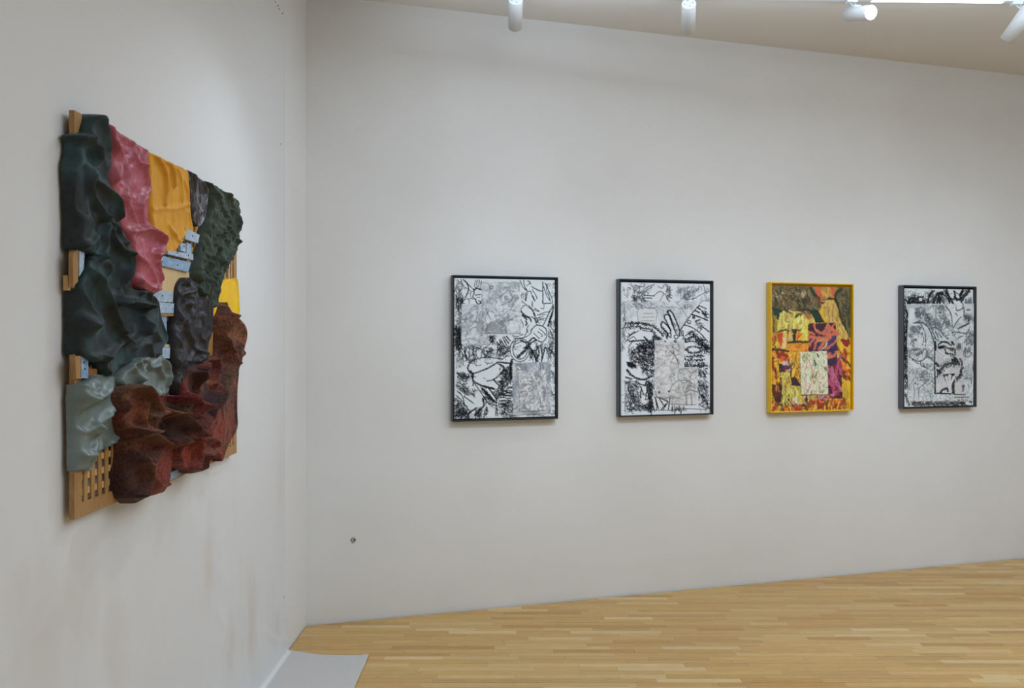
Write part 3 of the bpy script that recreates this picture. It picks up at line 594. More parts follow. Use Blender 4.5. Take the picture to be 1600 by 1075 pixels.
# ------------------------------------------------------------------ framed pictures: pigment is rasterised by strokes into vertex colours
PW, PH = 300, 400
class Paint:
    def __init__(s, quad, base_c, seed=1):
        s.q = np.array(quad, float); s.img = np.ones((PH, PW, 3))*lin(base_c); s.rng = random.Random(seed); s.cuts = []; s.seed = seed
        src = s.q; dst = [(0, 0), (1, 0), (1, 1), (0, 1)]; A = []; B = []
        for (x, y), (u, v) in zip(src, dst):
            A += [[x, y, 1, 0, 0, 0, -u*x, -u*y], [0, 0, 0, x, y, 1, -v*x, -v*y]]; B += [u, v]
        s.h = np.append(np.linalg.solve(np.array(A), np.array(B)), 1).reshape(3, 3)
        s.k = PW/((s.q[1, 0]-s.q[0, 0]))
        s.YY, s.XX = np.mgrid[0:PH, 0:PW]; s.o = None
    def crop(s, x, y, k): s.o = (x, y, k)
    def m(s, pts):
        p = np.array(pts, float); ox, oy, k = s.o
        p = np.stack([ox+p[:, 0]/k, oy+p[:, 1]/k, np.ones(len(p))], 0); r = s.h @ p; r = r[:2]/r[2]
        return np.stack([r[0]*PW, r[1]*PH], 1)
    def raw(s, p, wpx, c, a=1.0, rough=.35):
        lo = np.floor(p.min(0)-wpx-2).astype(int); hi = np.ceil(p.max(0)+wpx+2).astype(int)
        x0, y0 = max(lo[0], 0), max(lo[1], 0); x1, y1 = min(hi[0], PW), min(hi[1], PH)
        if x1 <= x0 or y1 <= y0: return
        X = s.XX[y0:y1, x0:x1]; Y = s.YY[y0:y1, x0:x1]; D = np.full(X.shape, 99.)
        for q, r in zip(p[:-1], p[1:]): D = np.minimum(D, segd(X, Y, q, r))
        if rough: D = D+rough*wpx*(vnoise(X*.45, Y*.45, s.seed+3)-.5)*1.4
        k = (np.clip(wpx/2+.5-D, 0, 1)*a)[..., None]
        s.img[y0:y1, x0:x1] = s.img[y0:y1, x0:x1]*(1-k)+c*k
    def st(s, lines, w=1.0, c=(20, 25, 33), a=.95, rough=.35):
        cc = lin(c)
        for l in lines:
            p = smooth_pl(s.m(l), 5); s.raw(p, w*1.25*s.k, cc, a, rough)
    def mask(s, poly):
        p = s.m(poly); X = s.XX+.5; Y = s.YY+.5; ins = np.zeros(X.shape, bool)
        for i in range(len(p)):
            x0, y0 = p[i]; x1, y1 = p[(i+1) % len(p)]
            if y0 == y1: continue
            c = ((y0 <= Y) != (y1 <= Y)) & (X < (x1-x0)*(Y-y0)/(y1-y0)+x0); ins ^= c
        return ins, p
    def fill(s, poly, c, a=1.0, c2=None, sc=.08, sx=1.0):
        ins, p = s.mask(poly); cc = lin(c)*np.ones((PH, PW, 3))
        if c2 is not None:
            k = np.clip((fbm(s.XX*sc*sx+2*fbm(s.XX*sc, s.YY*sc, s.seed+8), s.YY*sc+2*fbm(s.YY*sc, s.XX*sc, s.seed+4), s.seed+s.rng.randint(0, 99), 4)-.35)*3.3, 0, 1)[..., None]
            cc = cc*(1-k)+lin(c2)*k
        s.img[ins] = s.img[ins]*(1-a)+cc[ins]*a
    def scrib(s, poly, n, ln=5, ang=None, w=.8, c=(26, 31, 39), spread=.6, a=.85, curl=.5):
        ins, p = s.mask(poly); lo = np.maximum(p.min(0), 0); hi = np.minimum(p.max(0), (PW-1, PH-1)); k = 0; t = 0
        cols = c if isinstance(c, list) else [c]
        while k < n and t < n*12:
            t += 1; x = s.rng.uniform(lo[0], hi[0]); y = s.rng.uniform(lo[1], hi[1])
            if not ins[int(y), int(x)]: continue
            k += 1; th = (s.rng.uniform(0, math.pi) if ang is None else math.radians(ang)+s.rng.gauss(0, spread*.5)); l = 1.25*ln*s.k*s.rng.uniform(.5, 1.3)
            pts = [(x, y)]
            for q in range(4):
                pts.append((pts[-1][0]+math.cos(th)*l/4, pts[-1][1]+math.sin(th)*l/4)); th += s.rng.gauss(0, curl)
            s.raw(np.array(pts), w*1.12*s.k*s.rng.uniform(.6, 1.3), lin(s.rng.choice(cols)), a*s.rng.uniform(.7, 1))
    def contour(s, poly, c, a=.7, sc=.035, n=9, th=.16, sx=1.0):
        ins, p = s.mask(poly); X = s.XX*sc*.62*sx; Y = s.YY*sc*.62; sd = s.seed+s.rng.randint(0, 99)
        f = fbm(X+1.6*fbm(X, Y, sd+1), Y+1.6*fbm(Y, X, sd+2), sd, 2)*n*.8
        d = np.abs((f % 1)-.5); k = np.clip((th-d)/th*1.6, 0, 1)*a*(.35+.9*fbm(s.XX*.09, s.YY*.09, sd+5, 2))
        k = (k*ins)[..., None]; s.img = s.img*(1-k)+lin(c)*k
    def warp(s, amp, sc, var=.0):
        dx = (fbm(s.XX*sc, s.YY*sc, 61, 3)-.5)*2*amp; dy = (fbm(s.XX*sc, s.YY*sc, 67, 3)-.5)*2*amp
        xi = np.clip(s.XX+dx, 0, PW-1).astype(int); yi = np.clip(s.YY+dy, 0, PH-1).astype(int); s.img = s.img[yi, xi]
        if var: s.img = s.img*(1+var*(fbm(s.XX*.16, s.YY*.07, 71, 4)-.5)*2)[..., None]
    def circ(s, c, r, w=1, col=(40, 46, 54), ry=None, a0=0, a1=360):
        ry = ry or r; s.st([[(c[0]+r*math.cos(math.radians(t)), c[1]+ry*math.sin(math.radians(t))) for t in np.linspace(a0, a1, 18)]], w, col)
    def cut(s, name, poly, lift=.003, crump=.0015, label=None, fr=40): s.cuts.append((name, s.m(poly), lift, crump, label, fr))
INK = (20, 25, 33)
# ---- 1
A1 = Paint([(710.3, 434.5), (866.8, 437.5), (866.8, 650.5), (710, 655)], (228, 234, 236), 11)
A = A1
Q1 = (700, 425, 8.96); Q2 = (780, 425, 8.96); Q3 = (700, 540, 8.96); Q4 = (780, 540, 8.96); WH = (690, 415, 4.135)
A.crop(*Q1)
A.scrib([(95, 95), (210, 95), (190, 300), (95, 300)], 30, 7, 80, .7)
A.scrib([(100, 300), (210, 300), (205, 480), (120, 490)], 80, 6, 80, .9)
A.scrib([(95, 480), (180, 480), (185, 760), (95, 740)], 45, 6, 60, .8)
A.scrib([(100, 740), (185, 760), (185, 1015), (100, 1060)], 150, 7, 95, 1.1)
A.scrib([(100, 1010), (460, 1020), (440, 1075), (100, 1075)], 40, 5, 20, .8)
A.scrib([(575, 880), (660, 880), (640, 990), (580, 960)], 60, 4, None, .8)
A.st([[(215, 105), (265, 160), (285, 220), (270, 290), (245, 350)]], 1.5)
A.st([[(180, 120), (215, 190), (270, 235)], [(250, 130), (300, 190), (350, 235)], [(130, 110), (185, 170), (195, 230), (150, 270)], [(410, 110), (400, 170), (415, 225)], [(440, 110), (425, 210)], [(385, 120), (370, 190), (400, 225)], [(465, 130), (450, 220)]], .9)
A.st([[(360, 250), (400, 228), (465, 245)]], 2.2); A.st([[(362, 250), (362, 300), (345, 350), (390, 385)]], 1.3)
A.st([[(385, 320), (412, 314)], [(432, 316), (458, 312)], [(385, 378), (400, 430), (440, 442), (465, 405)], [(430, 400), (455, 420), (460, 440)]], 1.4)
A.st([[(405, 352), (440, 352)], [(240, 350), (270, 300), (330, 290)], [(200, 430), (240, 380), (330, 370)], [(290, 440), (300, 400), (280, 390)], [(290, 250), (330, 270), (360, 265)], [(310, 300), (320, 350), (350, 380)]], .8)
A.st([[(680, 980), (765, 1075)], [(725, 940), (805, 1050)], [(780, 900), (850, 1000)], [(700, 1000), (690, 1060)]], 1.5)
A.st([[(600, 1000), (540, 1040), (490, 1075)], [(660, 990), (700, 1040)]], .8)
A.crop(*Q2)
A.scrib([(680, 680), (775, 640), (775, 1000), (680, 1000)], 90, 5, 70, .8)
A.scrib([(500, 970), (770, 960), (770, 1075), (480, 1075)], 40, 7, 90, .9)
A.scrib([(700, 140), (775, 140), (775, 330), (740, 330)], 16, 4, 70, .7)
A.scrib([(300, 260), (380, 260), (360, 430), (300, 430)], 14, 4, 60, .7)
A.st([[(340, 110), (350, 200), (390, 270), (370, 400)], [(290, 115), (330, 210), (385, 260)], [(400, 120), (430, 150), (380, 190)], [(400, 270), (440, 270), (460, 340), (500, 400)], [(460, 240), (520, 340), (525, 370)], [(480, 380), (500, 400), (470, 330)], [(420, 130), (440, 160)]], 1.0)
A.st([[(450, 200), (540, 250), (605, 265)], [(608, 140), (608, 430)], [(615, 438), (725, 432)], [(370, 290), (365, 390)], [(460, 410), (460, 480)]], 1.4)
A.st([[(640, 150), (700, 280), (740, 380), (740, 440)], [(620, 200), (660, 320), (710, 400)], [(660, 170), (700, 300)], [(690, 320), (715, 410)], [(680, 160), (660, 250), (700, 350)]], 1.0)
A.st([[(755, 450), (700, 560), (640, 690), (605, 750)]], 1.4); A.st([[(755, 480), (735, 600), (680, 750)], [(740, 560), (690, 700)]], 1.9)
A.st([[(300, 520), (340, 470), (400, 465), (460, 520), (500, 600), (540, 700)], [(310, 600), (380, 620), (480, 640), (520, 730)], [(395, 480), (460, 530), (490, 620), (520, 700)]], 1.1)
A.st([[(300, 545), (350, 600), (430, 650), (445, 690)], [(320, 600), (380, 660)], [(370, 680), (385, 720), (370, 740)]], 2.0)
A.st([[(300, 660), (330, 720), (330, 770)], [(410, 740), (380, 800), (400, 840)], [(470, 520), (550, 550)], [(490, 500), (560, 545)], [(530, 600), (640, 560), (700, 555)], [(540, 640), (620, 620)], [(560, 600), (650, 590)], [(540, 650), (530, 700)], [(580, 500), (620, 510), (625, 450)], [(560, 660), (640, 640)]], .9)
A.scrib([(530, 640), (620, 600), (640, 680), (560, 720)], 14, 4, 160, .6)
A.st([[(440, 820), (480, 770), (530, 740), (600, 755), (650, 790), (665, 850), (650, 930), (600, 975), (540, 960)]], 1.3)
A.st([[(540, 830), (600, 880), (590, 900)], [(560, 790), (640, 860), (635, 880)], [(480, 850), (560, 930)], [(300, 925), (380, 900), (440, 850), (450, 800)], [(400, 800), (350, 900)]], 1.0)
A.st([[(300, 960), (400, 980), (470, 920), (520, 950)], [(340, 1070), (420, 1000), (500, 960)], [(370, 1070), (440, 1000)]], 2.0)
A.st([[(200, 1060), (220, 1010), (300, 970)], [(150, 1070), (170, 1000), (230, 960)], [(180, 890), (250, 900), (330, 870)], [(200, 920), (300, 930)]], 1.0)
A.st([[(0, 960), (60, 1060)], [(50, 920), (100, 1020)], [(100, 900), (150, 960)], [(0, 1000), (30, 1060)]], 1.5)
A.crop(*Q3)
A.scrib([(105, 700), (300, 930), (280, 1010), (105, 1010)], 190, 6, None, .9)
A.scrib([(95, 380), (320, 340), (330, 450), (220, 470), (130, 500)], 90, 6, 40, .9)
A.scrib([(210, 0), (420, 0), (410, 180), (300, 210), (220, 120)], 60, 6, 80, 1.1)
A.scrib([(430, 20), (620, 20), (560, 150), (470, 130)], 50, 6, 60, .9)
A.scrib([(700, 20), (870, 0), (870, 100), (760, 170), (690, 110)], 60, 5, 140, 1.0)
A.scrib([(560, 20), (700, 0), (700, 130), (600, 160)], 16, 7, 140, .6)
A.scrib([(780, 300), (860, 260), (870, 470), (860, 520), (780, 580), (700, 740), (620, 620), (700, 590), (720, 480), (760, 400)], 170, 5, None, .9)
A.scrib([(100, 0), (210, 20), (210, 240), (110, 370)], 60, 5, 70, .8)
A.scrib([(480, 700), (650, 760), (640, 840), (520, 800)], 36, 6, 30, .9)
A.scrib([(430, 560), (560, 640), (640, 740), (560, 760), (470, 650)], 50, 5, 50, .9)
A.scrib([(680, 790), (896, 800), (896, 1000), (690, 1000)], 80, 7, 10, .8)
A.scrib([(500, 850), (560, 850), (530, 1000), (490, 1000)], 24, 6, 90, .8)
A.scrib([(200, 590), (380, 600), (380, 690), (200, 670)], 30, 6, 30, .9)
A.scrib([(95, 520), (220, 500), (210, 640), (100, 600)], 40, 6, 20, .8)
A.scrib([(380, 860), (500, 850), (480, 990), (380, 980)], 50, 6, 120, .9)
A.st([[(290, 260), (340, 210), (430, 175), (520, 165), (650, 170), (760, 185)]], 1.2); A.st([[(290, 260), (275, 330), (350, 390)], [(270, 200), (240, 110), (230, 60)]], 2.0)
A.st([[(350, 390), (440, 360), (560, 310), (680, 240), (700, 228), (860, 242)], [(690, 245), (770, 290), (775, 330), (740, 380), (680, 440), (620, 480), (545, 490)], [(640, 480), (705, 550)]], 1.7)
A.st([[(350, 390), (345, 480), (410, 530), (520, 575), (640, 600)]], 2.2); A.st([[(480, 560), (640, 605)]], 2.6)
A.st([[(360, 215), (370, 250), (400, 280), (460, 270)], [(510, 225), (560, 245), (620, 240)], [(495, 450), (525, 465)], [(560, 240), (540, 265)]], .8)
A.st([[(345, 490), (350, 560)], [(360, 520), (450, 640), (540, 780), (600, 830)], [(770, 570), (720, 660), (680, 760), (670, 860), (665, 980)], [(530, 600), (640, 720), (670, 760)], [(540, 860), (540, 960)], [(685, 880), (690, 980)]], 1.3)
A.st([[(480, 600), (560, 690), (650, 780)]], 3.0); A.st([[(570, 600), (640, 700), (670, 740)]], 2.4)
A.fill([(525, 600), (560, 600), (665, 745), (650, 765)], (228, 234, 236))
A.st([[(110, 690), (180, 760), (240, 840), (300, 920)], [(220, 710), (290, 760), (360, 810)], [(130, 640), (200, 710), (230, 840)], [(110, 550), (250, 640), (370, 690)], [(250, 990), (330, 920), (390, 880)], [(250, 960), (390, 870)]], 1.2)
A.st([[(380, 970), (440, 900), (500, 830), (480, 740)]], 2); A.st([[(870, 240), (870, 340), (880, 470)]], 3)
A.st([[(790, 640), (896, 660)], [(750, 680), (896, 700)], [(730, 720), (880, 740)], [(720, 770), (880, 790)], [(810, 600), (896, 590)], [(780, 620), (840, 650), (750, 690), (896, 690)]], 1.3)
A.crop(*Q4)
A.scrib([(0, 240), (60, 240), (60, 380), (30, 480), (0, 520)], 16, 4, None, .8)
A.scrib([(60, 300), (170, 240), (170, 470), (60, 540), (0, 640), (0, 500)], 90, 5, 60, .9)
A.scrib([(0, 0), (100, 0), (130, 100), (30, 130)], 30, 5, 150, .9)
A.scrib([(0, 790), (200, 800), (215, 985), (0, 990)], 70, 7, 15, .8)
A.scrib([(705, 330), (775, 330), (775, 520), (705, 520)], 24, 5, 50, .8)
A.scrib([(700, 560), (775, 560), (775, 960), (720, 940)], 30, 5, 60, .7)
A.scrib([(210, 950), (720, 940), (770, 985), (210, 985)], 30, 6, 5, .6)
A.scrib([(640, 0), (775, 0), (775, 280), (660, 220)], 40, 7, 70, .8)
A.circ((290, 50), 103, 1.2, ry=135); A.circ((285, 55), 135, 1.1, ry=165)
A.st([[(260, 155), (330, 90), (400, 20)]], 3.4); A.scrib([(210, 20), (300, -20), (290, 60), (240, 110)], 12, 3, None, .6)
A.st([[(410, 0), (450, 60), (500, 150), (520, 220)]], 2.6); A.st([[(540, 0), (550, 120), (500, 200)], [(580, 0), (600, 100), (590, 220)], [(640, 30), (600, 180)], [(470, 60), (440, 170)], [(440, 80), (520, 60)]], 1.7)
A.scrib([(400, 20), (520, 60), (540, 200), (430, 170)], 40, 6, 90, 1)
A.st([[(640, 20), (740, 80), (770, 120)], [(700, 40), (720, 200)], [(750, 40), (700, 150)], [(700, 640), (760, 680)], [(690, 330), (760, 400)], [(30, 200), (90, 150), (150, 140)], [(700, 620), (750, 650)]], 1.0)
A.st([[(175, 195), (160, 300), (168, 460)]], 3.2); A.st([[(0, 235), (130, 245)], [(0, 260), (60, 290), (62, 350), (20, 400)]], 1.4)
A.st([[(10, 690), (60, 600), (150, 500)], [(110, 580), (185, 575)], [(50, 650), (100, 620), (180, 640)], [(30, 690), (110, 660), (180, 680)], [(20, 730), (100, 700), (180, 720)], [(10, 770), (110, 760), (180, 780)], [(60, 640), (40, 670), (110, 660)]], 1.3)
A.crop(*WH)
pa = [(258, 98), (505, 105), (512, 442), (262, 440)]; pb = [(128, 250), (262, 250), (305, 440), (305, 510), (128, 508)]; pb = [(128, 250), (302, 250), (305, 510), (128, 508)]
A.fill(pb, (176, 182, 186), 1, (222, 227, 229), .05); A.scrib(pb, 36, 9, 120, .7, (140, 148, 154), .9, .6)
A.crop(*Q1); A.st([[(200, 720), (260, 660), (330, 620), (400, 560)], [(310, 760), (400, 640), (410, 500)], [(190, 640), (260, 580), (340, 560)], [(200, 960), (300, 930), (400, 960), (450, 990)], [(290, 830), (340, 780), (400, 770)]], 1.0, (120, 128, 134), .8); A.st([[(330, 560), (385, 600), (340, 690)], [(410, 650), (430, 710)], [(300, 900), (400, 905)]], 3.2, (226, 230, 232), .7)
A.crop(*WH); A.fill(pa, (172, 178, 183), 1, (224, 229, 231), .055); A.scrib(pa, 60, 8, None, .6, (140, 148, 154), .9, .6)
A.crop(*Q1)
A.fill([(590, 690), (780, 670), (830, 860), (520, 860), (520, 790)], (150, 156, 160), .9)
A.st([[(720, 330), (740, 400), (800, 430), (870, 410)], [(700, 260), (740, 300), (720, 400)], [(500, 700), (560, 740), (600, 680), (540, 560), (520, 460)]], 1.4, (128, 136, 142), .85)
A.circ((665, 615), 32, 1.6, (226, 230, 232)); A.circ((665, 615), 18, .8, (130, 136, 142)); A.circ((600, 215), 20, 2.2, (120, 128, 134)); A.circ((810, 360), 45, 1.6, (226, 230, 232))
A.crop(*Q2)
A.circ((180, 760), 95, .8, (130, 136, 142)); A.scrib([(110, 680), (270, 660), (280, 860), (110, 840)], 40, 7, 70, .7, (226, 230, 232), .5)
A.st([[(0, 470), (80, 440), (180, 380), (120, 260), (40, 330), (30, 420)], [(200, 430), (150, 530)], [(60, 700), (100, 850)], [(0, 680), (100, 680), (220, 630)]], 1.4, (136, 144, 150), .85)
A.crop(*Q4)
pc = [(185, 235), (720, 228), (718, 945), (190, 975)]; pdd = [(268, 352), (650, 345), (645, 905), (280, 912)]
A.fill(pc, (158, 163, 170), 1, (214, 216, 219), .07); A.scrib(pc, 60, 8, 85, .8, [(140, 146, 154), (216, 219, 222)], .5, .6)
A.fill([(235, 260), (390, 260), (380, 345), (240, 345)], (110, 112, 122), .8, (150, 152, 160)); A.st([[(255, 290), (285, 325)]], 1.8, (225, 228, 230)); A.st([[(570, 240), (575, 340)], [(600, 270), (620, 320)]], 1.3, (120, 124, 134))
A.fill(pdd, (190, 192, 194), 1, (226, 227, 228), .06)
A.st([[(280, 500), (400, 490), (530, 520)], [(430, 380), (560, 530)], [(640, 370), (570, 480), (560, 540)], [(400, 600), (500, 560), (560, 545)], [(560, 720), (570, 820), (540, 890)], [(600, 560), (640, 640), (620, 740)], [(340, 850), (390, 780), (440, 770)], [(300, 640), (400, 640), (480, 610)], [(330, 720), (400, 700), (500, 700)]], 1.3, (140, 144, 150), .8)
A.st([[(600, 580), (625, 660), (610, 760)], [(320, 540), (420, 540)], [(570, 850), (620, 850)]], 3.0, (138, 140, 146), .75); A.st([[(440, 370), (520, 500)], [(300, 480), (420, 470)], [(540, 560), (600, 780)], [(400, 860), (520, 780)]], 2.4, (236, 237, 238), .9)
A.scrib(pdd, 30, 6, None, .5, (160, 163, 168), .9, .6)
A.crop(*WH)
A.cut('collage_sheet', pb, .0022, .0012); A.cut('collage_sheet', pa, .0034, .0014)
A.crop(*Q4); A.cut('collage_sheet', pc, .0028, .002); A.cut('collage_sheet', pdd, .0062, .004, None, 55)
A.crop(*WH); A.contour(pb, (112, 120, 128), .75, .03, 8); A.contour(pa, (108, 116, 124), .75, .03, 9); A.contour(pa, (236, 239, 241), .6, .05, 8)
A.crop(*Q4); A.contour(pc, (108, 112, 120), .6, .05, 8); A.contour(pdd, (128, 130, 136), .8, .035, 8); A.contour(pdd, (240, 240, 241), .7, .045, 8)
# ---- 2
A2 = Paint([(969.4, 441.6), (1108.8, 443.2), (1109.6, 645), (972, 650)], (230, 234, 238), 23)
A = A2; R1 = (960, 435, 9.775); R2 = (960, 540, 8.956); RF = (950, 425, 4.389); G1 = (120, 128, 136); G2 = (165, 172, 178)
A.crop(*R1)
sheet_p = [(120, 355), (1300, 345), (1200, 480), (1000, 780), (980, 900), (640, 760), (400, 700), (120, 690)]
A.fill(sheet_p, (200, 206, 211), .75, (228, 232, 235), .08)
A.scrib([(120, 360), (640, 360), (640, 690), (120, 680)], 60, 6, 90, .6, G2, .15); A.scrib([(120, 360), (1250, 350), (1180, 470), (120, 480)], 60, 6, 0, .6, G1, .2, .7)
A.scrib([(650, 400), (1000, 420), (1100, 600), (1000, 760), (660, 640)], 50, 6, 90, .6, G2, .3)
A.fill([(360, 475), (630, 475), (630, 690), (360, 690)], (222, 224, 224), .9); A.st([[(360, 690), (360, 475), (630, 475), (630, 650)], [(430, 540), (580, 540)], [(420, 600), (600, 590)], [(400, 650), (600, 650)], [(960, 400), (1000, 430), (1110, 600)], [(720, 440), (960, 440)], [(740, 480), (740, 560)]], .7, G1, .8)
A.scrib([(1050, 390), (1200, 390), (1200, 440), (1050, 440)], 22, 4, 90, .8, G1, .3); A.scrib([(260, 370), (400, 370), (400, 450), (260, 460)], 30, 4, 20, .9, G1)
A.circ((500, 400), 55, .7, G1)
A.scrib([(230, 230), (420, 240), (440, 340), (260, 330)], 60, 5, 60, .7); A.scrib([(760, 100), (860, 120), (840, 280), (790, 300)], 46, 5, 70, .8, (70, 76, 84)); A.scrib([(960, 90), (1020, 100), (1000, 240), (960, 200)], 22, 6, 90, .6, (80, 88, 96))
A.scrib([(1040, 110), (1330, 90), (1200, 270), (1060, 300)], 80, 9, 125, .6, (90, 98, 106), .4); A.scrib([(280, 90), (600, 90), (560, 180), (380, 240)], 34, 9, 140, .6, (80, 88, 96)); A.scrib([(1290, 100), (1440, 120), (1430, 330), (1330, 290)], 22, 5, 60, .6, (90, 98, 106))
A.scrib([(110, 130), (200, 100), (200, 320), (120, 330)], 14, 4, 70, .7, (80, 88, 96))
A.st([[(240, 80), (290, 170), (380, 230), (480, 140), (600, 90)], [(300, 110), (430, 130), (440, 80)], [(280, 180), (300, 230)], [(400, 240), (560, 130)], [(600, 260), (680, 200), (760, 240), (800, 310)], [(650, 120), (720, 150), (760, 90), (850, 130)], [(1180, 320), (1340, 230), (1440, 190)], [(1350, 90), (1400, 220)], [(690, 340), (740, 240)], [(190, 150), (235, 150), (215, 180)], [(1050, 280), (1100, 320), (1220, 300)]], .9, (70, 78, 86))
A.st([[(440, 260), (600, 270)], [(430, 300), (560, 305)]], 1.2, (60, 66, 74))
A.scrib([(105, 350), (160, 350), (160, 1075), (112, 1075)], 70, 7, 90, .6, (90, 98, 104), .2)
A.fill([(1010, 790), (1130, 600), (1230, 470), (1290, 410), (1400, 460), (1450, 500), (1450, 830), (1320, 720), (1180, 750), (1060, 710)], (228, 232, 236))
A.st([[(1010, 780), (1130, 600), (1230, 470), (1290, 410)], [(1290, 410), (1400, 460)], [(1060, 710), (1180, 750), (1300, 830), (1420, 960)]], 1.3); A.st([[(1180, 550), (1300, 590), (1420, 640)], [(1230, 650), (1300, 630)], [(1320, 720), (1440, 810)], [(1330, 500), (1400, 560), (1350, 540)], [(1230, 490), (1290, 520)], [(1260, 440), (1310, 470)]], 1.7)
A.circ((1135, 665), 24, 1.3); A.circ((1205, 592), 12, 2.2); A.scrib([(1240, 660), (1340, 660), (1340, 760), (1250, 740)], 30, 4, None, .8, (80, 88, 94)); A.scrib([(1330, 480), (1420, 500), (1410, 600), (1340, 560)], 18, 5, 50, 1)
A.st([[(1290, 390), (1340, 340), (1440, 340)]], .9, G1)
A.st([[(1050, 950), (1130, 920), (1200, 870)]], 4.2, INK, .95, .9); A.st([[(1190, 860), (1260, 930), (1340, 990), (1420, 1050)]], 7, INK, .9, 1.1); A.scrib([(1180, 840), (1300, 880), (1420, 1000), (1420, 1075), (1260, 990)], 70, 5, 60, 1.0)
A.st([[(1080, 880), (1180, 800)], [(1040, 800), (1050, 900)], [(1010, 790), (1030, 880)], [(1060, 980), (1200, 960), (1300, 1010), (1420, 1075)]], 1.3)
A.fill([(860, 910), (850, 790), (760, 590), (800, 510), (880, 520), (990, 800), (1000, 910)], (230, 234, 238)); A.fill([(800, 900), (710, 700), (740, 670), (860, 790), (860, 910)], (230, 234, 238))
A.st([[(860, 910), (850, 800), (800, 680), (755, 590), (780, 555), (830, 570), (870, 680), (930, 830)], [(800, 510), (850, 590), (900, 730)]], 1.8); A.st([[(800, 515), (830, 492), (880, 530), (940, 660), (990, 800), (990, 880)], [(810, 880), (800, 830), (730, 770), (708, 700), (740, 670), (800, 720), (850, 790)]], 2.0)
A.circ((940, 895), 30, 1.3); A.scrib([(730, 740), (810, 800), (810, 890), (750, 870)], 20, 5, 60, 1.1); A.scrib([(880, 640), (960, 700), (980, 860), (900, 760)], 14, 6, 70, .7, (90, 96, 104))
A.st([[(170, 702), (300, 690), (450, 700), (590, 740), (680, 800), (740, 880)]], 2.7, INK, .95, .8); A.st([[(165, 762), (300, 742), (400, 750)]], 4.2, INK, .9, 1.1); A.st([[(400, 770), (520, 780), (600, 830), (640, 900), (690, 930)]], 2.6, INK, .9, .9)
A.st([[(170, 980), (240, 880), (360, 810)], [(200, 960), (280, 900), (330, 940)], [(200, 840), (230, 880)], [(190, 900), (300, 820)], [(420, 800), (580, 820)], [(210, 1060), (280, 960)]], 1.0); A.st([[(230, 970), (500, 950)], [(450, 900), (500, 950)]], 1.8)
A.scrib([(580, 850), (700, 900), (640, 960), (560, 960)], 40, 5, 60, 1); A.scrib([(310, 1000), (400, 980), (560, 940), (640, 950), (640, 1075), (310, 1075)], 100, 6, 30, 1.1)
A.crop(*R2)
A.scrib([(300, 0), (550, 0), (540, 400), (400, 400), (330, 250), (220, 200), (230, 100)], 290, 6, 35, 1.1, INK, 1.4); A.scrib([(160, 235), (280, 245), (270, 300), (190, 300)], 60, 5, 30, 1.2)
A.scrib([(200, 0), (300, 0), (240, 220), (200, 200)], 30, 6, 90, .8)
A.st([[(250, 430), (330, 470), (430, 475), (525, 430)]], 2.3); A.st([[(180, 340), (250, 430)], [(160, 450), (240, 470)], [(340, 540), (430, 565)], [(170, 350), (220, 420)], [(165, 540), (230, 500)]], 1.6)
A.scrib([(170, 480), (340, 480), (350, 560), (300, 640), (340, 830), (180, 930)], 190, 6, None, .8); A.scrib([(430, 480), (540, 470), (530, 920), (470, 900), (480, 720), (440, 600)], 190, 6, 75, 1.0)
A.scrib([(300, 600), (380, 640), (340, 830), (280, 800)], 40, 5, 60, .8, (80, 86, 94))
A.st([[(370, 580), (420, 700)], [(470, 560), (440, 760)], [(380, 580), (370, 740)], [(200, 620), (260, 780)]], 1.2)
A.scrib([(240, 850), (470, 820), (540, 910), (200, 900)], 90, 6, 0, .9)
A.st([[(985, 60), (1060, 100), (1150, 95), (1240, 60)], [(990, 60), (1060, 15), (1150, 20), (1205, 50)]], 2.0, INK, .95, .9); A.st([[(985, 150), (1100, 155), (1240, 140)]], 2.4, INK, .95, 1.3); A.st([[(980, 190), (1100, 205), (1260, 190)]], 2.0, INK, .95, 1.2); A.st([[(985, 275), (1100, 282), (1285, 285)]], 5.2, INK, .95, 1.0)
A.scrib([(980, 90), (1270, 90), (1280, 270), (980, 270)], 50, 4, 95, .7); A.scrib([(1170, 0), (1320, 0), (1290, 90), (1220, 60)], 20, 8, 40, .8)
A.scrib([(1160, 310), (1290, 340), (1260, 430), (1170, 390)], 40, 5, 60, 1); A.scrib([(1160, 470), (1290, 470), (1300, 800), (1170, 780)], 150, 5, 50, .9); A.scrib([(1160, 800), (1310, 800), (1310, 880), (1160, 850)], 26, 7, 10, .8)
A.fill([(545, 700), (560, 920), (790, 900), (790, 700)], (226, 228, 228)); A.st([[(570, 700), (600, 840), (590, 900)], [(620, 720), (690, 830)], [(640, 730), (750, 780)], [(750, 790), (690, 890)], [(780, 730), (760, 890)], [(545, 850), (570, 920)], [(580, 750), (620, 880)], [(720, 820), (660, 900)]], 1.5)
A.st([[(200, 925), (500, 900), (800, 905), (1000, 880), (1300, 890)], [(160, 930), (150, 500)]], .9, (90, 96, 104))
A.scrib([(800, 840), (980, 830), (970, 900), (800, 900)], 30, 5, 80, 1)
A.crop(*RF)
qa = [(318, 472), (522, 470), (522, 862), (318, 858)]; qb = [(432, 655), (608, 652), (608, 905), (455, 910), (430, 870)]; qb = [(430, 655), (608, 652), (608, 906), (432, 906)]
A.fill(qa, (206, 206, 206), 1, (230, 229, 227), .05)
A.crop(*R2)
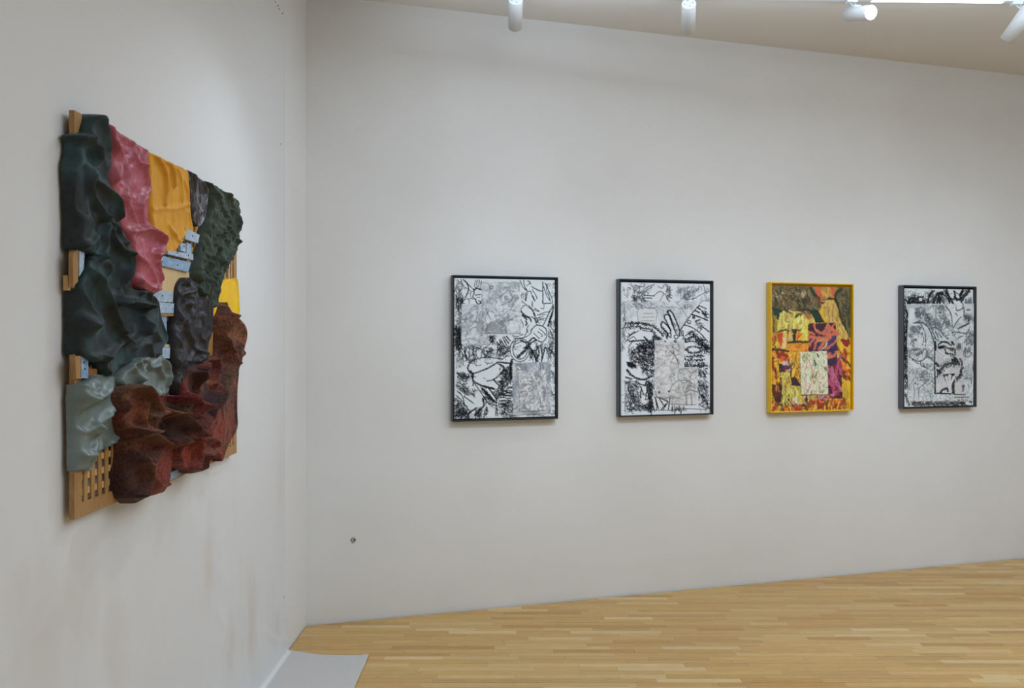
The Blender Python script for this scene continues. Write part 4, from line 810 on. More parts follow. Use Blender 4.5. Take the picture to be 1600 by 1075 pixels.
for k in range(40):
    x0, y0 = A.rng.choice([(600, 40), (720, 200), (640, 480), (850, 120), (960, 100)]); th = A.rng.uniform(0, 6.28); r0 = A.rng.uniform(30, 80); r1 = r0+A.rng.uniform(60, 160)
    l = [(x0+r0*math.cos(th), y0+r0*math.sin(th)), (x0+r1*math.cos(th), y0+r1*math.sin(th))]
    if all(560 < p[0] < 960 and -60 < p[1] < 720 for p in l): A.st([l], 1.0, (148, 148, 148), .7)
A.st([[(700, 0), (760, 60), (860, 180), (900, 330)], [(800, 0), (830, 110), (900, 260)], [(570, 640), (600, 720), (720, 745), (780, 700)]], 1.4, (110, 112, 114), .8)
A.st([[(590, 400), (700, 430), (800, 520)], [(610, 130), (700, 200), (760, 320)]], 4, (232, 232, 230), .6)
A.circ((625, 655), 8, 1.6, (60, 60, 60)); A.circ((760, 640), 6, 1.6, (60, 60, 60)); A.crop(*R1); A.circ((925, 965), 10, 2.2, (36, 38, 42)); A.circ((770, 965), 7, 1.3, (90, 90, 92)); A.st([[(640, 1020), (800, 1030), (960, 1010)]], 2, (170, 170, 168), .8)
A.crop(*RF); A.fill(qb, (200, 201, 200), 1, (224, 224, 221), .05); A.crop(*R2)
A.circ((960, 640), 170, 1.5, (228, 228, 226), ry=140, a0=180, a1=330); A.circ((960, 640), 182, .9, (120, 122, 124), ry=152, a0=180, a1=330); A.circ((970, 420), 90, .9, (140, 142, 144), ry=100)
A.fill([(1072, 432), (1146, 430), (1148, 512), (1074, 512)], (234, 234, 234)); A.fill([(1010, 690), (1070, 680), (1080, 820), (1015, 830)], (224, 224, 222)); A.st([[(1000, 700), (1010, 830)], [(1068, 690), (1082, 830)], [(980, 660), (1060, 620), (1140, 640)], [(1000, 600), (1060, 560), (1130, 600)], [(800, 740), (830, 720), (900, 730)], [(1070, 380), (1140, 340)]], 1.4, (110, 112, 114), .8)
A.crop(*RF); A.cut('collage_sheet', qa, .004, .0024, None, 45); A.cut('collage_sheet', qb, .0065, .0024, None, 40)
A.contour(qa, (140, 140, 142), .55, .035, 7); A.contour(qa, (238, 237, 235), .6, .03, 8); A.contour(qb, (134, 134, 134), .7, .04, 7)
# ---- 3
A3 = Paint([(1205.5, 447.3), (1328, 448.8), (1329.5, 640.5), (1204.5, 645)], (232, 184, 44), 37)
A = A3; S1 = (1195, 440, 10.24); S2 = (1195, 535, 8.96); A.crop(*S1)
A.fill([(100, 60), (1400, 60), (1400, 700), (1340, 900), (1230, 640), (1100, 280), (900, 300), (880, 430), (700, 440), (330, 450), (108, 420)], (104, 90, 54), 1, (126, 108, 66), .09)
A.scrib([(108, 75), (720, 75), (860, 300), (860, 420), (108, 410)], 120, 6, 70, 1.0, [(66, 62, 38), (136, 112, 66), (84, 78, 44), (110, 74, 50), (150, 134, 84)], .9, .9); A.scrib([(150, 90), (340, 90), (300, 400), (150, 300)], 20, 5, 80, .9, [(210, 200, 160), (190, 186, 96)], .4); A.scrib([(440, 130), (660, 140), (640, 200), (450, 200)], 8, 4, 70, 1.1, [(216, 208, 176)])
A.contour([(108, 75), (720, 75), (860, 300), (860, 420), (108, 410)], (48, 44, 26), .8, .04, 7, .2); A.contour([(108, 75), (720, 75), (860, 300), (860, 420), (108, 410)], (168, 150, 96), .5, .05, 7, .12); A.contour([(1200, 110), (1362, 90), (1362, 860), (1230, 600)], (50, 54, 36), .8, .04, 7, .2); A.scrib([(480, 260), (700, 260), (700, 300), (480, 320)], 16, 5, 20, 1.2, [(40, 40, 24)]); A.scrib([(740, 90), (860, 200), (860, 420), (740, 420)], 24, 7, 70, 1.0, [(48, 66, 44), (96, 100, 50)])
A.scrib([(1200, 110), (1362, 90), (1362, 860), (1230, 600)], 60, 8, 75, 1.2, [(72, 70, 48), (120, 104, 62), (54, 56, 36), (98, 90, 60)], .5)
A.fill([(760, 75), (1180, 75), (1180, 120), (1090, 250), (1000, 290), (920, 280), (850, 200)], (150, 118, 60), 1, (190, 140, 70), .1)
A.fill([(108, 405), (250, 440), (450, 455), (650, 430), (850, 440), (960, 640), (820, 640), (740, 500), (650, 470), (260, 480), (215, 620), (150, 560), (120, 480)], (24, 44, 38), 1, (36, 56, 46), .1)
A.st([[(840, 110), (860, 210), (885, 310)]], 5.5, (220, 100, 58)); A.st([[(1080, 110), (1060, 205)]], 4.5, (216, 96, 56)); A.st([[(930, 170), (1000, 230)], [(1010, 110), (1030, 200)]], 4, (214, 160, 84))
A.st([[(730, 85), (790, 190), (850, 250), (880, 400)]], 3.2, (26, 42, 30)); A.st([[(1210, 110), (1120, 200), (1150, 330), (1185, 500), (1240, 650), (1345, 880)]], 3.6, (40, 42, 28)); A.st([[(880, 330), (940, 330)], [(1000, 270), (1090, 260), (1130, 290)]], 2.6, (42, 34, 24))
A.fill([(905, 370), (990, 285), (1100, 280), (1170, 430), (1165, 560), (1280, 740), (1365, 915), (1150, 900), (1130, 640), (1000, 640), (940, 520)], (204, 162, 82), 1, (222, 184, 96), .1); A.st([[(1000, 330), (1010, 480), (1030, 640)], [(1090, 360), (1080, 620)], [(1150, 420), (1150, 620)], [(930, 400), (990, 380)]], 1.0, (120, 84, 36), .8)
A.scrib([(1150, 620), (1250, 700), (1340, 880), (1160, 880)], 20, 6, 80, 1.3, [(236, 214, 110), (180, 130, 60)], .4)
A.fill([(260, 472), (700, 470), (820, 640), (700, 650), (690, 760), (220, 785), (205, 700), (225, 600)], (196, 154, 84), 1, (212, 176, 92), .1); A.fill([(590, 480), (700, 470), (760, 560), (700, 600)], (176, 120, 66)); A.fill([(740, 640), (770, 550), (820, 640)], (220, 200, 90))
A.fill([(190, 790), (420, 770), (420, 1075), (108, 1075), (108, 800)], (228, 176, 44), 1, (214, 110, 36), .12); A.fill([(190, 820), (290, 805), (280, 985), (230, 940)], (208, 70, 34)); A.fill([(330, 800), (380, 790), (370, 880)], (206, 60, 30)); A.fill([(410, 770), (505, 760), (490, 950), (380, 965), (380, 900)], (58, 36, 30)); A.fill([(490, 810), (625, 780), (620, 900), (510, 945)], (240, 150, 40), 1, (226, 92, 36), .1); A.fill([(620, 780), (700, 780), (705, 940), (520, 950)], (232, 190, 60))
A.scrib([(110, 820), (200, 830), (200, 1060), (110, 1060)], 20, 7, 80, 1.6, [(236, 214, 80), (70, 60, 36), (200, 80, 36)], .5)
A.fill([(390, 985), (705, 975), (700, 1075), (390, 1075)], (236, 160, 40), 1, (226, 110, 32), .15)
DR = (226, 216, 112)
A.st([[(310, 480), (310, 700), (312, 1075)]], 4.4, DR); A.st([[(402, 480), (402, 700), (405, 945)]], 4.8, (214, 196, 104)); A.st([[(462, 500), (470, 745)], [(350, 600), (350, 720)], [(252, 510), (235, 740)], [(650, 600), (655, 930)], [(600, 780), (600, 800)]], 3.4, (230, 222, 106)); A.st([[(565, 540), (580, 640), (582, 765)], [(520, 600), (560, 620)]], 6.0, (238, 232, 120)); A.st([[(685, 600), (690, 940)]], 2.6, (232, 200, 80))
A.st([[(500, 560), (530, 525), (580, 520)]], 2.6, (18, 52, 40)); A.st([[(375, 962), (560, 950), (705, 950)]], 2.6, (40, 34, 22)); A.st([[(200, 790), (300, 770), (380, 775)], [(430, 765), (560, 755)]], 1.8, (70, 44, 30)); A.st([[(150, 560), (170, 800)], [(175, 560), (180, 820)]], 2.2, (150, 130, 60)); A.st([[(120, 480), (140, 780)]], 2.4, (90, 76, 40)); A.st([[(270, 1060), (340, 900)]], 2.6, (238, 190, 150))
pp = [(695, 650), (1125, 648), (1160, 1290), (705, 1290)]
A.crop(*S2); A.fill([(80, 80), (640, 60), (640, 330), (200, 330), (80, 600)], (232, 180, 50), 1, (226, 120, 36), .08)
A.fill([(340, 10), (620, 0), (600, 100), (345, 140)], (240, 170, 50), 1, (226, 110, 36), .14)
A.fill([(1000, 0), (1210, 0), (1210, 950), (1080, 950), (1085, 440)], (236, 190, 48), 1, (226, 172, 44), .04)
A.fill([(580, 740), (1090, 770), (1210, 760), (1210, 950), (260, 960), (280, 880), (600, 880)], (234, 188, 52), 1, (224, 150, 50), .05)
A.st([[(120, 220), (98, 300), (150, 400), (190, 580)]], 5.5, (160, 40, 26)); A.st([[(160, 110), (200, 180), (150, 220)]], 3, (110, 44, 26)); A.st([[(190, 190), (240, 155), (330, 200)]], 5, (158, 38, 26)); A.st([[(240, 230), (325, 250)]], 6, (228, 92, 34)); A.st([[(150, 240), (190, 400), (195, 520)]], 5, (230, 186, 50)); A.st([[(100, 600), (200, 600)], [(100, 90), (330, 110)]], 2.5, (60, 34, 26))
A.fill([(90, 600), (240, 600), (235, 960), (180, 880), (90, 780)], (92, 44, 34), 1, (60, 32, 32), .08); A.fill([(90, 790), (200, 890), (210, 965), (90, 970)], (232, 190, 56), 1, (200, 90, 40), .12); A.st([[(150, 870), (110, 950)]], 4, (170, 60, 34))
A.fill([(195, 290), (470, 290), (600, 560), (610, 880), (590, 900), (225, 905), (235, 600), (200, 500)], (56, 30, 34), 1, (70, 36, 44), .06)
A.st([[(275, 330), (310, 300), (340, 350)], [(290, 380), (340, 380)]], 5, (96, 54, 80)); A.st([[(265, 280), (330, 285)]], 4, (226, 196, 190)); A.st([[(300, 390), (340, 370)]], 3, (222, 160, 130))
A.fill([(380, 150), (480, 145), (492, 575), (440, 500), (375, 480), (370, 330)], (236, 184, 56), 1, (228, 140, 46), .1); A.st([[(350, 160), (370, 280)], [(440, 250), (390, 350), (390, 500)]], 3, (238, 200, 80)); A.fill([(365, 490), (440, 470), (490, 590), (360, 590)], (66, 32, 48))
YG = (224, 206, 96)
A.fill([(200, 420), (355, 405), (365, 600), (500, 595), (512, 740), (580, 740), (530, 870), (400, 870), (330, 860), (345, 700), (290, 760), (240, 870), (215, 840), (245, 660), (230, 490), (200, 490)], YG, 1, (206, 186, 78), .1)
A.scrib([(240, 420), (355, 410), (350, 600), (500, 610), (510, 740), (400, 860), (250, 800)], 40, 9, 100, 1.6, [(236, 226, 130), (196, 170, 60), (228, 196, 80), (170, 160, 70)], .4)
A.st([[(420, 780), (440, 850)]], 5, (226, 226, 196)); A.st([[(360, 850), (400, 840), (420, 880)], [(530, 800), (580, 870)]], 3.5, (214, 150, 110))
A.st([[(420, 885), (500, 900)], [(400, 900), (480, 940)]], 4, (196, 92, 60)); A.st([[(270, 900), (330, 950), (370, 940)]], 4, (228, 120, 40)); A.st([[(230, 860), (260, 960)], [(560, 880), (590, 960)]], 3, (90, 60, 36))
A.st([[(680, 810), (760, 840), (850, 850)], [(760, 880), (800, 910)], [(700, 830), (800, 800)]], 7, (172, 46, 30)); A.st([[(960, 800), (900, 860), (860, 930)], [(1040, 800), (960, 880)]], 6, (228, 128, 34)); A.st([[(880, 790), (860, 920)]], 2, (70, 56, 34)); A.st([[(1105, 790), (1060, 880), (1045, 940)]], 4.5, (160, 52, 28)); A.st([[(930, 920), (960, 890), (1000, 880)]], 4.5, (150, 44, 26)); A.st([[(600, 900), (650, 860)], [(420, 930), (500, 950)]], 4, (170, 60, 34)); A.st([[(1130, 680), (1150, 720)]], 8, (200, 168, 48)); A.st([[(640, 740), (700, 770)]], 6, (206, 150, 60))
A.fill([(1080, 0), (1205, 0), (1150, 60), (1110, 40)], (150, 34, 24)); A.crop(*S1); A.fill([(1195, 910), (1365, 905), (1365, 970), (1290, 1030), (1240, 960)], (150, 34, 24)); A.crop(*S2)
A.st([[(1120, 110), (1125, 200)]], 5, (190, 50, 26)); A.st([[(1105, 130), (1110, 180)]], 3, (220, 90, 30)); A.st([[(1095, 290), (1160, 350), (1195, 440)]], 9, (232, 112, 34)); A.st([[(1090, 400), (1130, 470), (1195, 500)]], 4.5, (120, 32, 28)); A.st([[(1150, 330), (1190, 350)]], 3, (240, 190, 70)); A.st([[(1005, 50), (1060, 160), (1120, 240), (1200, 310)]], 3.4, (62, 36, 26)); A.st([[(1030, 110), (1060, 180)]], 2.5, (214, 160, 60))
A.crop(*S1); pur = [(695, 650), (1125, 648), (1150, 860), (1150, 1200), (1000, 1200), (700, 1200)]
A.fill([(695, 650), (1125, 648), (1145, 860), (700, 860)], (52, 24, 36), 1, (74, 34, 48), .1); A.fill([(700, 860), (1145, 860), (1165, 1290), (705, 1290)], (54, 44, 92), 1, (70, 40, 76), .05); A.fill([(700, 860), (860, 870), (820, 1075), (700, 1075)], (90, 40, 60))
SAL = (218, 116, 84)
A.st([[(785, 650), (795, 740), (880, 800), (990, 822)], [(1000, 660), (965, 740), (920, 800)], [(1108, 660), (1050, 740), (1000, 830)], [(708, 800), (780, 822)], [(1060, 750), (1180, 820), (1050, 832)]], 3.0, SAL); A.st([[(708, 870), (860, 892), (1000, 862), (1130, 790)], [(1080, 860), (950, 940), (860, 1075)]], 3.6, SAL); A.st([[(760, 910), (710, 1000)], [(820, 930), (790, 1075)], [(1130, 930), (960, 1075)], [(1020, 700), (990, 810)], [(860, 810), (1000, 780)]], 2.8, (206, 112, 92)); A.st([[(830, 940), (950, 920), (1000, 960)]], 2.6, (214, 150, 90)); A.st([[(980, 980), (910, 1075)]], 2.2, (214, 206, 170)); A.st([[(1100, 870), (1010, 960)]], 3.5, (64, 58, 110))
A.crop(*S2); A.st([[(865, 205), (950, 180), (1010, 110)], [(870, 190), (900, 150)]], 3.6, SAL)
A.fill([(868, 260), (1010, 200), (1060, 175), (1078, 440), (1088, 600), (1085, 772), (870, 778)], (124, 26, 52), 1, (150, 44, 72), .09); A.fill([(868, 230), (1000, 190), (1000, 300), (868, 320)], (58, 36, 62)); A.fill([(1035, 430), (1080, 420), (1088, 772), (930, 775), (1050, 720), (1000, 600)], (44, 28, 38))
PK = (196, 88, 124)
A.st([[(890, 350), (920, 450), (960, 640)], [(1010, 330), (980, 450), (1000, 570), (1065, 640)], [(870, 520), (930, 620), (960, 700)], [(1060, 640), (960, 710), (880, 740)], [(1055, 180), (1030, 300), (1065, 420)]], 3.4, PK); A.st([[(1060, 620), (1070, 660)], [(870, 760), (960, 700)], [(930, 340), (950, 480)]], 3, (216, 130, 156)); A.st([[(900, 620), (920, 690)]], 4, (80, 20, 44))
A.fill([(725, 730), (880, 730), (880, 775), (725, 768)], (140, 40, 70)); A.scrib([(725, 732), (880, 730), (880, 772), (725, 768)], 10, 4, 60, 1.2, [(216, 140, 160)])
A.warp(4, .06, .26)
DK = [(44, 34, 26), (60, 36, 26), (30, 40, 30)]
A.scrib([(85, 60), (480, 60), (480, 900), (85, 900)], 34, 6, 100, 1.2, DK, 1, .85); A.scrib([(600, 780), (1200, 780), (1200, 950), (560, 950)], 14, 6, 130, 1.1, DK, 1, .8)
A.crop(*S1); A.scrib([(108, 75), (720, 75), (860, 300), (860, 420), (108, 410)], 46, 9, 75, 2.0, [(44, 42, 26), (136, 116, 74), (70, 64, 36), (122, 86, 58), (36, 38, 24)], .8, .85); A.scrib([(1190, 130), (1360, 100), (1360, 840), (1230, 600)], 26, 9, 80, 2.0, [(44, 46, 30), (120, 110, 70), (60, 62, 40)], .5, .85); A.scrib([(260, 480), (690, 480), (690, 740), (230, 770)], 16, 6, 90, 1.4, [(120, 90, 44), (170, 120, 60)], .3, .7); A.crop(*S2)
A.scrib([(85, 60), (600, 60), (600, 330), (85, 780)], 40, 7, 100, 1.5, [(150, 44, 26), (240, 196, 70), (226, 120, 40), (90, 44, 28)], 1.2, .8); A.scrib([(220, 880), (1200, 780), (1200, 950), (220, 960)], 40, 7, 120, 1.6, [(150, 40, 26), (240, 200, 70), (226, 120, 40), (110, 60, 30)], .8, .8); A.scrib([(1010, 20), (1200, 20), (1200, 500), (1090, 500)], 20, 7, 60, 1.4, [(190, 60, 30), (240, 200, 80), (110, 40, 30)], .6, .8); A.scrib([(880, 330), (1060, 250), (1080, 740), (880, 740)], 26, 8, 75, 1.3, [(170, 60, 96), (90, 20, 44), (206, 110, 140)], .6, .8)
gp = [(483, 130), (862, 110), (880, 720), (500, 728)]
A.fill(gp, (238, 234, 206), 1, (228, 226, 192), .1); A.scrib(gp, 190, 5, 95, 1.1, [(232, 178, 160), (238, 236, 220), (238, 238, 226), (176, 196, 140), (228, 150, 140), (206, 214, 150), (150, 170, 110)], .7, .85); A.scrib(gp, 34, 3, 80, .9, [(60, 90, 50), (90, 70, 60), (214, 60, 60)], 1); A.scrib([(500, 130), (640, 125), (620, 220), (500, 230)], 16, 5, 70, 1, [(120, 150, 70)]); A.scrib([(640, 400), (760, 400), (740, 560), (660, 560)], 16, 5, 110, 1.2, [(80, 110, 50), (214, 160, 110)])
A.st([[(680, 240), (700, 310)], [(720, 150), (740, 190)], [(820, 340), (850, 370)]], 1.8, (40, 66, 40)); A.st([[(600, 240), (640, 340), (660, 420)], [(580, 260), (560, 360)]], 1.4, (236, 150, 150)); A.scrib([(530, 650), (840, 650), (840, 690), (530, 690)], 16, 3, 90, .8, [(70, 90, 60), (160, 90, 80)])
A.crop(*S2)
A.cut('collage_panel', [(868, -240), (1000, -240), (1000, 300), (868, 300)], .0, .0)
A.cuts.pop()
A.crop(*S1); A.cut('collage_panel', [(697, 650), (1126, 648), (1150, 1075), (702, 1075)], .004, .0006)
A.crop(*S2); A.cut('collage_panel', [(725, 205), (1050, 170), (1086, 772), (725, 772)], .004, .0006); A.cut('collage_panel', gp, .009, .0006)
# ---- 4
A4 = Paint([(1411.9, 450.1), (1520, 453), (1520.6, 632.8), (1410.3, 636.2)], (222, 226, 227), 51)
A = A4; U1 = (1400, 443, 10.54); U2 = (1400, 540, 10.24); WF = (1390, 435, 4.887); A.crop(*U1)
A.scrib([(130, 90), (620, 90), (600, 310), (180, 310)], 90, 6, None, .7, (96, 104, 110)); A.scrib([(190, 195), (330, 180), (330, 312), (220, 312)], 80, 5, None, .9); A.scrib([(360, 215), (480, 220), (485, 315), (340, 312)], 60, 5, None, .9); A.scrib([(620, 110), (860, 150), (900, 320), (740, 300)], 60, 6, 60, .8, (80, 88, 94)); A.scrib([(540, 120), (680, 110), (600, 315), (500, 310)], 40, 9, 115, .8, (80, 88, 94), .3)
A.fill([(380, 235), (440, 235), (430, 285), (390, 280)], (214, 218, 219)); A.st([[(370, 217), (452, 215)]], 1.9); A.st([[(625, 320), (645, 240), (690, 165), (760, 155)]], 3.4); A.scrib([(640, 300), (700, 170), (760, 170), (720, 290)], 50, 5, 80, .9)
A.st([[(830, 110), (880, 230), (940, 325)]], 3.0); A.st([[(760, 170), (840, 220), (885, 310)], [(520, 310), (560, 200), (640, 110)], [(600, 110), (540, 200)], [(790, 110), (850, 200)], [(900, 240), (960, 260)]], 1.5)
A.st([[(960, 130), (985, 235), (1050, 260), (1060, 200), (1080, 130)], [(1000, 270), (960, 220)]], 2.4); A.st([[(1190, 125), (1110, 210), (1080, 265)]], 4.6); A.st([[(1050, 190), (1100, 120)]], 3); A.scrib([(1130, 240), (1255, 200), (1260, 330), (1130, 330)], 40, 8, 90, .8, (110, 118, 124), .15); A.st([[(950, 120), (1040, 170), (1150, 110)]], 1)
A.scrib([(130, 270), (200, 320), (190, 380), (130, 360)], 20, 6, 40, 1); A.st([[(150, 260), (280, 370)]], 2.0); A.scrib([(140, 345), (192, 350), (180, 1075), (132, 1075)], 170, 6, 85, .9, INK, .6)
A.fill([(160, 330), (1268, 330), (1290, 900), (1295, 1075), (180, 1075), (200, 500)], (186, 192, 195), .8, (220, 224, 225), .045); A.fill([(140, 380), (190, 380), (180, 1075), (130, 1075)], (200, 205, 208), .0)
GM = (104, 112, 116); GL = (140, 148, 152)
A.scrib([(200, 340), (1260, 340), (1260, 900), (200, 900)], 160, 5, None, .6, GL, 1, .6)
for pl, n_, c_ in [([(320, 590), (560, 560), (640, 600), (830, 860), (760, 850), (560, 740), (480, 640)], 110, (84, 92, 96)), ([(320, 380), (480, 370), (470, 480), (320, 540)], 50, GM), ([(480, 480), (560, 480), (560, 580), (490, 570)], 40, (84, 92, 96)), ([(770, 440), (880, 600), (900, 720), (800, 640)], 60, GM), ([(1120, 480), (1260, 545), (1250, 600), (1110, 520)], 36, (76, 84, 90)), ([(1170, 790), (1280, 740), (1290, 930), (1100, 990)], 80, (90, 96, 100)), ([(600, 340), (800, 340), (780, 440), (640, 400)], 40, GM), ([(330, 440), (400, 480), (380, 540), (310, 520)], 30, (84, 90, 96)), ([(580, 560), (700, 560), (760, 760), (620, 720)], 60, GM)]:
    A.scrib(pl, n_, 5, None, .8, c_)
A.fill([(225, 400), (290, 400), (310, 540), (270, 600), (215, 560)], (222, 226, 227), .9); A.fill([(900, 430), (1000, 380), (1090, 410), (1100, 520), (960, 640), (900, 560)], (222, 225, 226), .9); A.fill([(1000, 300), (1060, 280), (1090, 330), (1060, 430), (1000, 430)], (224, 227, 228), .95)
A.fill([(1000, 800), (1130, 690), (1250, 640), (1260, 700), (1160, 800), (1050, 860)], (220, 224, 225), .85); A.fill([(1120, 350), (1240, 350), (1240, 490), (1130, 470)], (214, 219, 221), .8); A.st([[(1160, 430), (1210, 425)]], 1.3)
A.fill([(290, 640), (420, 630), (530, 720), (610, 900), (600, 1075), (200, 1075), (190, 720)], (204, 208, 210), .85, (222, 225, 226)); A.scrib([(200, 690), (360, 680), (420, 780), (230, 780)], 60, 6, 40, .8, (100, 106, 112))
A.st([[(280, 640), (380, 640), (440, 720), (480, 850), (480, 1000), (460, 1075)], [(330, 625), (440, 640), (530, 720), (590, 860), (610, 940)], [(420, 800), (450, 900), (430, 1000)]], 1.3, (70, 78, 84)); A.st([[(250, 925), (290, 900), (335, 912)], [(230, 985), (265, 945), (290, 985), (250, 1012)], [(270, 930), (320, 925)]], 1.4, (70, 78, 84)); A.scrib([(200, 820), (260, 820), (250, 900), (200, 900)], 14, 4, 20, .8, GM)
A.st([[(820, 370), (900, 500), (920, 710)], [(980, 390), (1000, 440), (1090, 400), (1090, 330), (1055, 290)], [(1060, 540), (980, 640), (940, 720)], [(1120, 530), (1180, 580), (1170, 650), (1000, 730)], [(920, 790), (980, 790), (960, 850), (990, 920)], [(915, 800), (930, 850)], [(970, 480), (1000, 520)], [(1110, 400), (1110, 540)], [(1020, 740), (1120, 690), (1200, 650)], [(1000, 790), (1080, 800), (1160, 800), (1220, 700)], [(1010, 900), (1040, 870), (1090, 860)]], 1.2, (72, 80, 86))
A.st([[(670, 480), (740, 460), (700, 520), (760, 530)], [(720, 560), (790, 580), (760, 700)], [(560, 390), (600, 350)], [(650, 400), (650, 560)]], 1.0, GM); A.fill([(590, 770), (700, 770), (880, 930), (650, 930)], (210, 214, 216), .9); A.st([[(600, 780), (645, 885)], [(640, 780), (690, 880)], [(685, 800), (745, 880)], [(740, 810), (850, 900)], [(580, 880), (690, 920)]], 1.5, (72, 80, 86))
A.crop(*U2)
A.scrib([(115, 0), (182, 0), (182, 660), (130, 640)], 130, 6, 80, .9, INK, .8)
A.fill([(185, 0), (1250, 0), (1235, 890), (210, 900), (185, 600)], (200, 205, 207), .8, (221, 224, 225), .045); A.scrib([(190, 20), (440, 20), (430, 100), (350, 140), (200, 100)], 90, 5, None, .8, (96, 102, 108)); A.scrib([(440, 0), (600, 0), (600, 200), (480, 150)], 30, 9, 110, .8, GM, .4)
A.scrib([(230, 350), (420, 350), (600, 480), (600, 560), (400, 520), (230, 560)], 110, 5, None, .7, GM); A.scrib([(400, 600), (600, 600), (600, 760), (380, 850)], 60, 7, 55, .6, GL, .3); A.scrib([(1060, 0), (1200, 0), (1110, 120), (1070, 100)], 40, 5, 90, .8, (100, 106, 110)); A.scrib([(1080, 260), (1220, 250), (1200, 480), (1070, 480)], 50, 7, 80, .6, GL, .5); A.scrib([(200, 560), (600, 560), (1200, 760), (1220, 890), (210, 890)], 90, 7, None, .5, GL, 1, .5)
A.fill([(400, 240), (480, 180), (590, 250), (560, 300), (500, 340), (400, 320)], (218, 221, 222), .9); A.st([[(180, 150), (350, 240), (480, 160), (475, 40)], [(385, 240), (390, 300), (500, 350)], [(250, 210), (350, 280)], [(420, 270), (450, 320)], [(500, 150), (600, 240)]], 1.3, (76, 82, 88)); A.scrib([(410, 250), (600, 280), (590, 380), (480, 350)], 36, 4, None, .7, (100, 106, 110))
A.st([[(300, 560), (270, 640), (290, 720), (250, 890)], [(520, 530), (400, 640), (350, 700), (355, 890)], [(300, 600), (340, 620), (330, 680)], [(1080, 520), (1190, 520), (1200, 620)], [(1090, 160), (1150, 170), (1205, 110), (1130, 80)], [(1220, 250), (1230, 440)], [(600, 600), (540, 520)]], 1.0, (92, 98, 104)); A.st([[(1070, 640), (1060, 710)]], 3.4, (90, 92, 98))
A.fill([(230, 898), (1080, 890), (1090, 955), (225, 965)], (206, 208, 206)); A.scrib([(235, 905), (1075, 895), (1080, 945), (240, 955)], 190, 5, 10, 1.0, [INK, (70, 66, 60), (90, 96, 104)], .8); A.st([[(150, 780), (170, 880), (205, 945)]], 2.8, (50, 56, 60), .9, .9); A.st([[(1180, 895), (1200, 890), (1205, 915)]], 1.5)
SH = [(185, -330), (1250, -330), (1235, 890), (210, 900)]
A.contour(SH, (96, 104, 110), .62, .03, 12, .15); A.contour(SH, (238, 240, 241), .55, .045, 9, .15)
bs_ = [(172, 140), (1235, 20), (1235, 890), (215, 905)]
fp = [(612, -35), (1060, -40), (1060, 760), (612, 757)]
A.fill([(612, -50), (935, -50), (930, 765), (612, 757)], (198, 199, 198), 1, (218, 218, 216), .05); A.fill([(930, -50), (1065, -50), (1040, 770), (930, 770)], (196, 192, 192), 1, (212, 208, 206), .06)
A.crop(*U1); A.st([[(680, 1000), (740, 955), (830, 960), (900, 1010)]], 1.9); A.st([[(685, 1045), (740, 1030), (800, 1030)], [(905, 960), (935, 990)], [(630, 950), (640, 1075)]], 2.8); A.scrib([(970, 970), (1050, 970), (1010, 1060)], 40, 4, 70, .9, (90, 94, 100))
A.crop(*U2); A.st([[(670, 22), (760, 8)]], 3.2); A.st([[(765, 40), (790, 110), (860, 120), (925, 140), (930, 50)], [(860, 60), (920, 62)], [(790, 30), (900, 30)]], 2.0, INK, .95, .8); A.scrib([(850, 140), (940, 160), (940, 240), (880, 230)], 22, 5, 50, 1.2); A.st([[(900, 225), (960, 240), (990, 270)]], 2.4, INK, .95, 1)
A.st([[(690, 412), (740, 330), (830, 275), (925, 275)]], 5.6, (48, 54, 58), .95, .8); A.fill([(728, 455), (850, 437), (935, 438), (895, 520), (850, 640), (812, 640)], (46, 52, 56)); A.st([[(845, 475), (850, 640)], [(790, 500), (830, 620)]], 3.6, (216, 218, 217)); A.st([[(915, 560), (895, 640), (905, 745)]], 3.6); A.st([[(905, 500), (860, 600)]], 2.5, (222, 222, 220))
A.st([[(1025, 220), (1040, 330), (1020, 440)], [(1030, 450), (960, 520)]], 3.4, INK, .95, .9); A.st([[(990, 280), (990, 330)]], 1.2); A.st([[(628, 275), (662, 305)]], 3.6); A.st([[(640, 375), (695, 405)], [(650, 440), (640, 500)], [(650, 400), (690, 430)]], 1.8); A.st([[(612, 0), (606, 300), (616, 752)], [(610, 755), (870, 765)]], 1.3); A.st([[(700, 735), (740, 690), (800, 680), (812, 720)]], 2.4); A.st([[(1050, 640), (1070, 705)]], 2, (110, 106, 112)); A.st([[(930, 820), (1150, 820)], [(920, 770), (1100, 775)]], 1.2, (110, 112, 112)); A.st([[(730, 300), (800, 200), (850, 250)], [(640, 80), (740, 160)]], 1, (170, 172, 172))
A.contour(fp, (150, 152, 154), .4, .05, 6, .12); A.crop(*WF)
A.cut('collage_sheet', [(133, 190), (640, 190), (636, 932), (152, 940)], .0035, .0022, None, 30); A.cut('collage_sheet', [(342, 473), (556, 472), (548, 884), (342, 876)], .0075, .0025, None, 30)

M_canvas = new_mat('painted_canvas', (230, 230, 230), .9, Specular_IOR_Level=.15)
at = N(M_canvas, 'ShaderNodeAttribute'); at.attribute_name = 'tint'; base(M_canvas, at.outputs['Color'])
bump(M_canvas, noise(M_canvas, coords(M_canvas), 220, 3), .12, .002)
M_oil = new_mat('oil_paint', (230, 230, 230), .38)
at = N(M_oil, 'ShaderNodeAttribute'); at.attribute_name = 'tint'; base(M_oil, at.outputs['Color'])
bump(M_oil, noise(M_oil, coords(M_oil), 120, 4, .6, 1), .35, .004)
M_fblack = new_mat('black_frame', (20, 24, 31), .6, Specular_IOR_Level=.25); M_fblack_lit = new_mat('black_frame_lit_side', (82, 86, 90), .5); M_fyellow = new_mat('yellow_frame', (236, 186, 20), .5)  # grey flanks: the light on the black frames' sides put into the colour
M_backing = new_mat('frame_back', (150, 130, 100), .8)

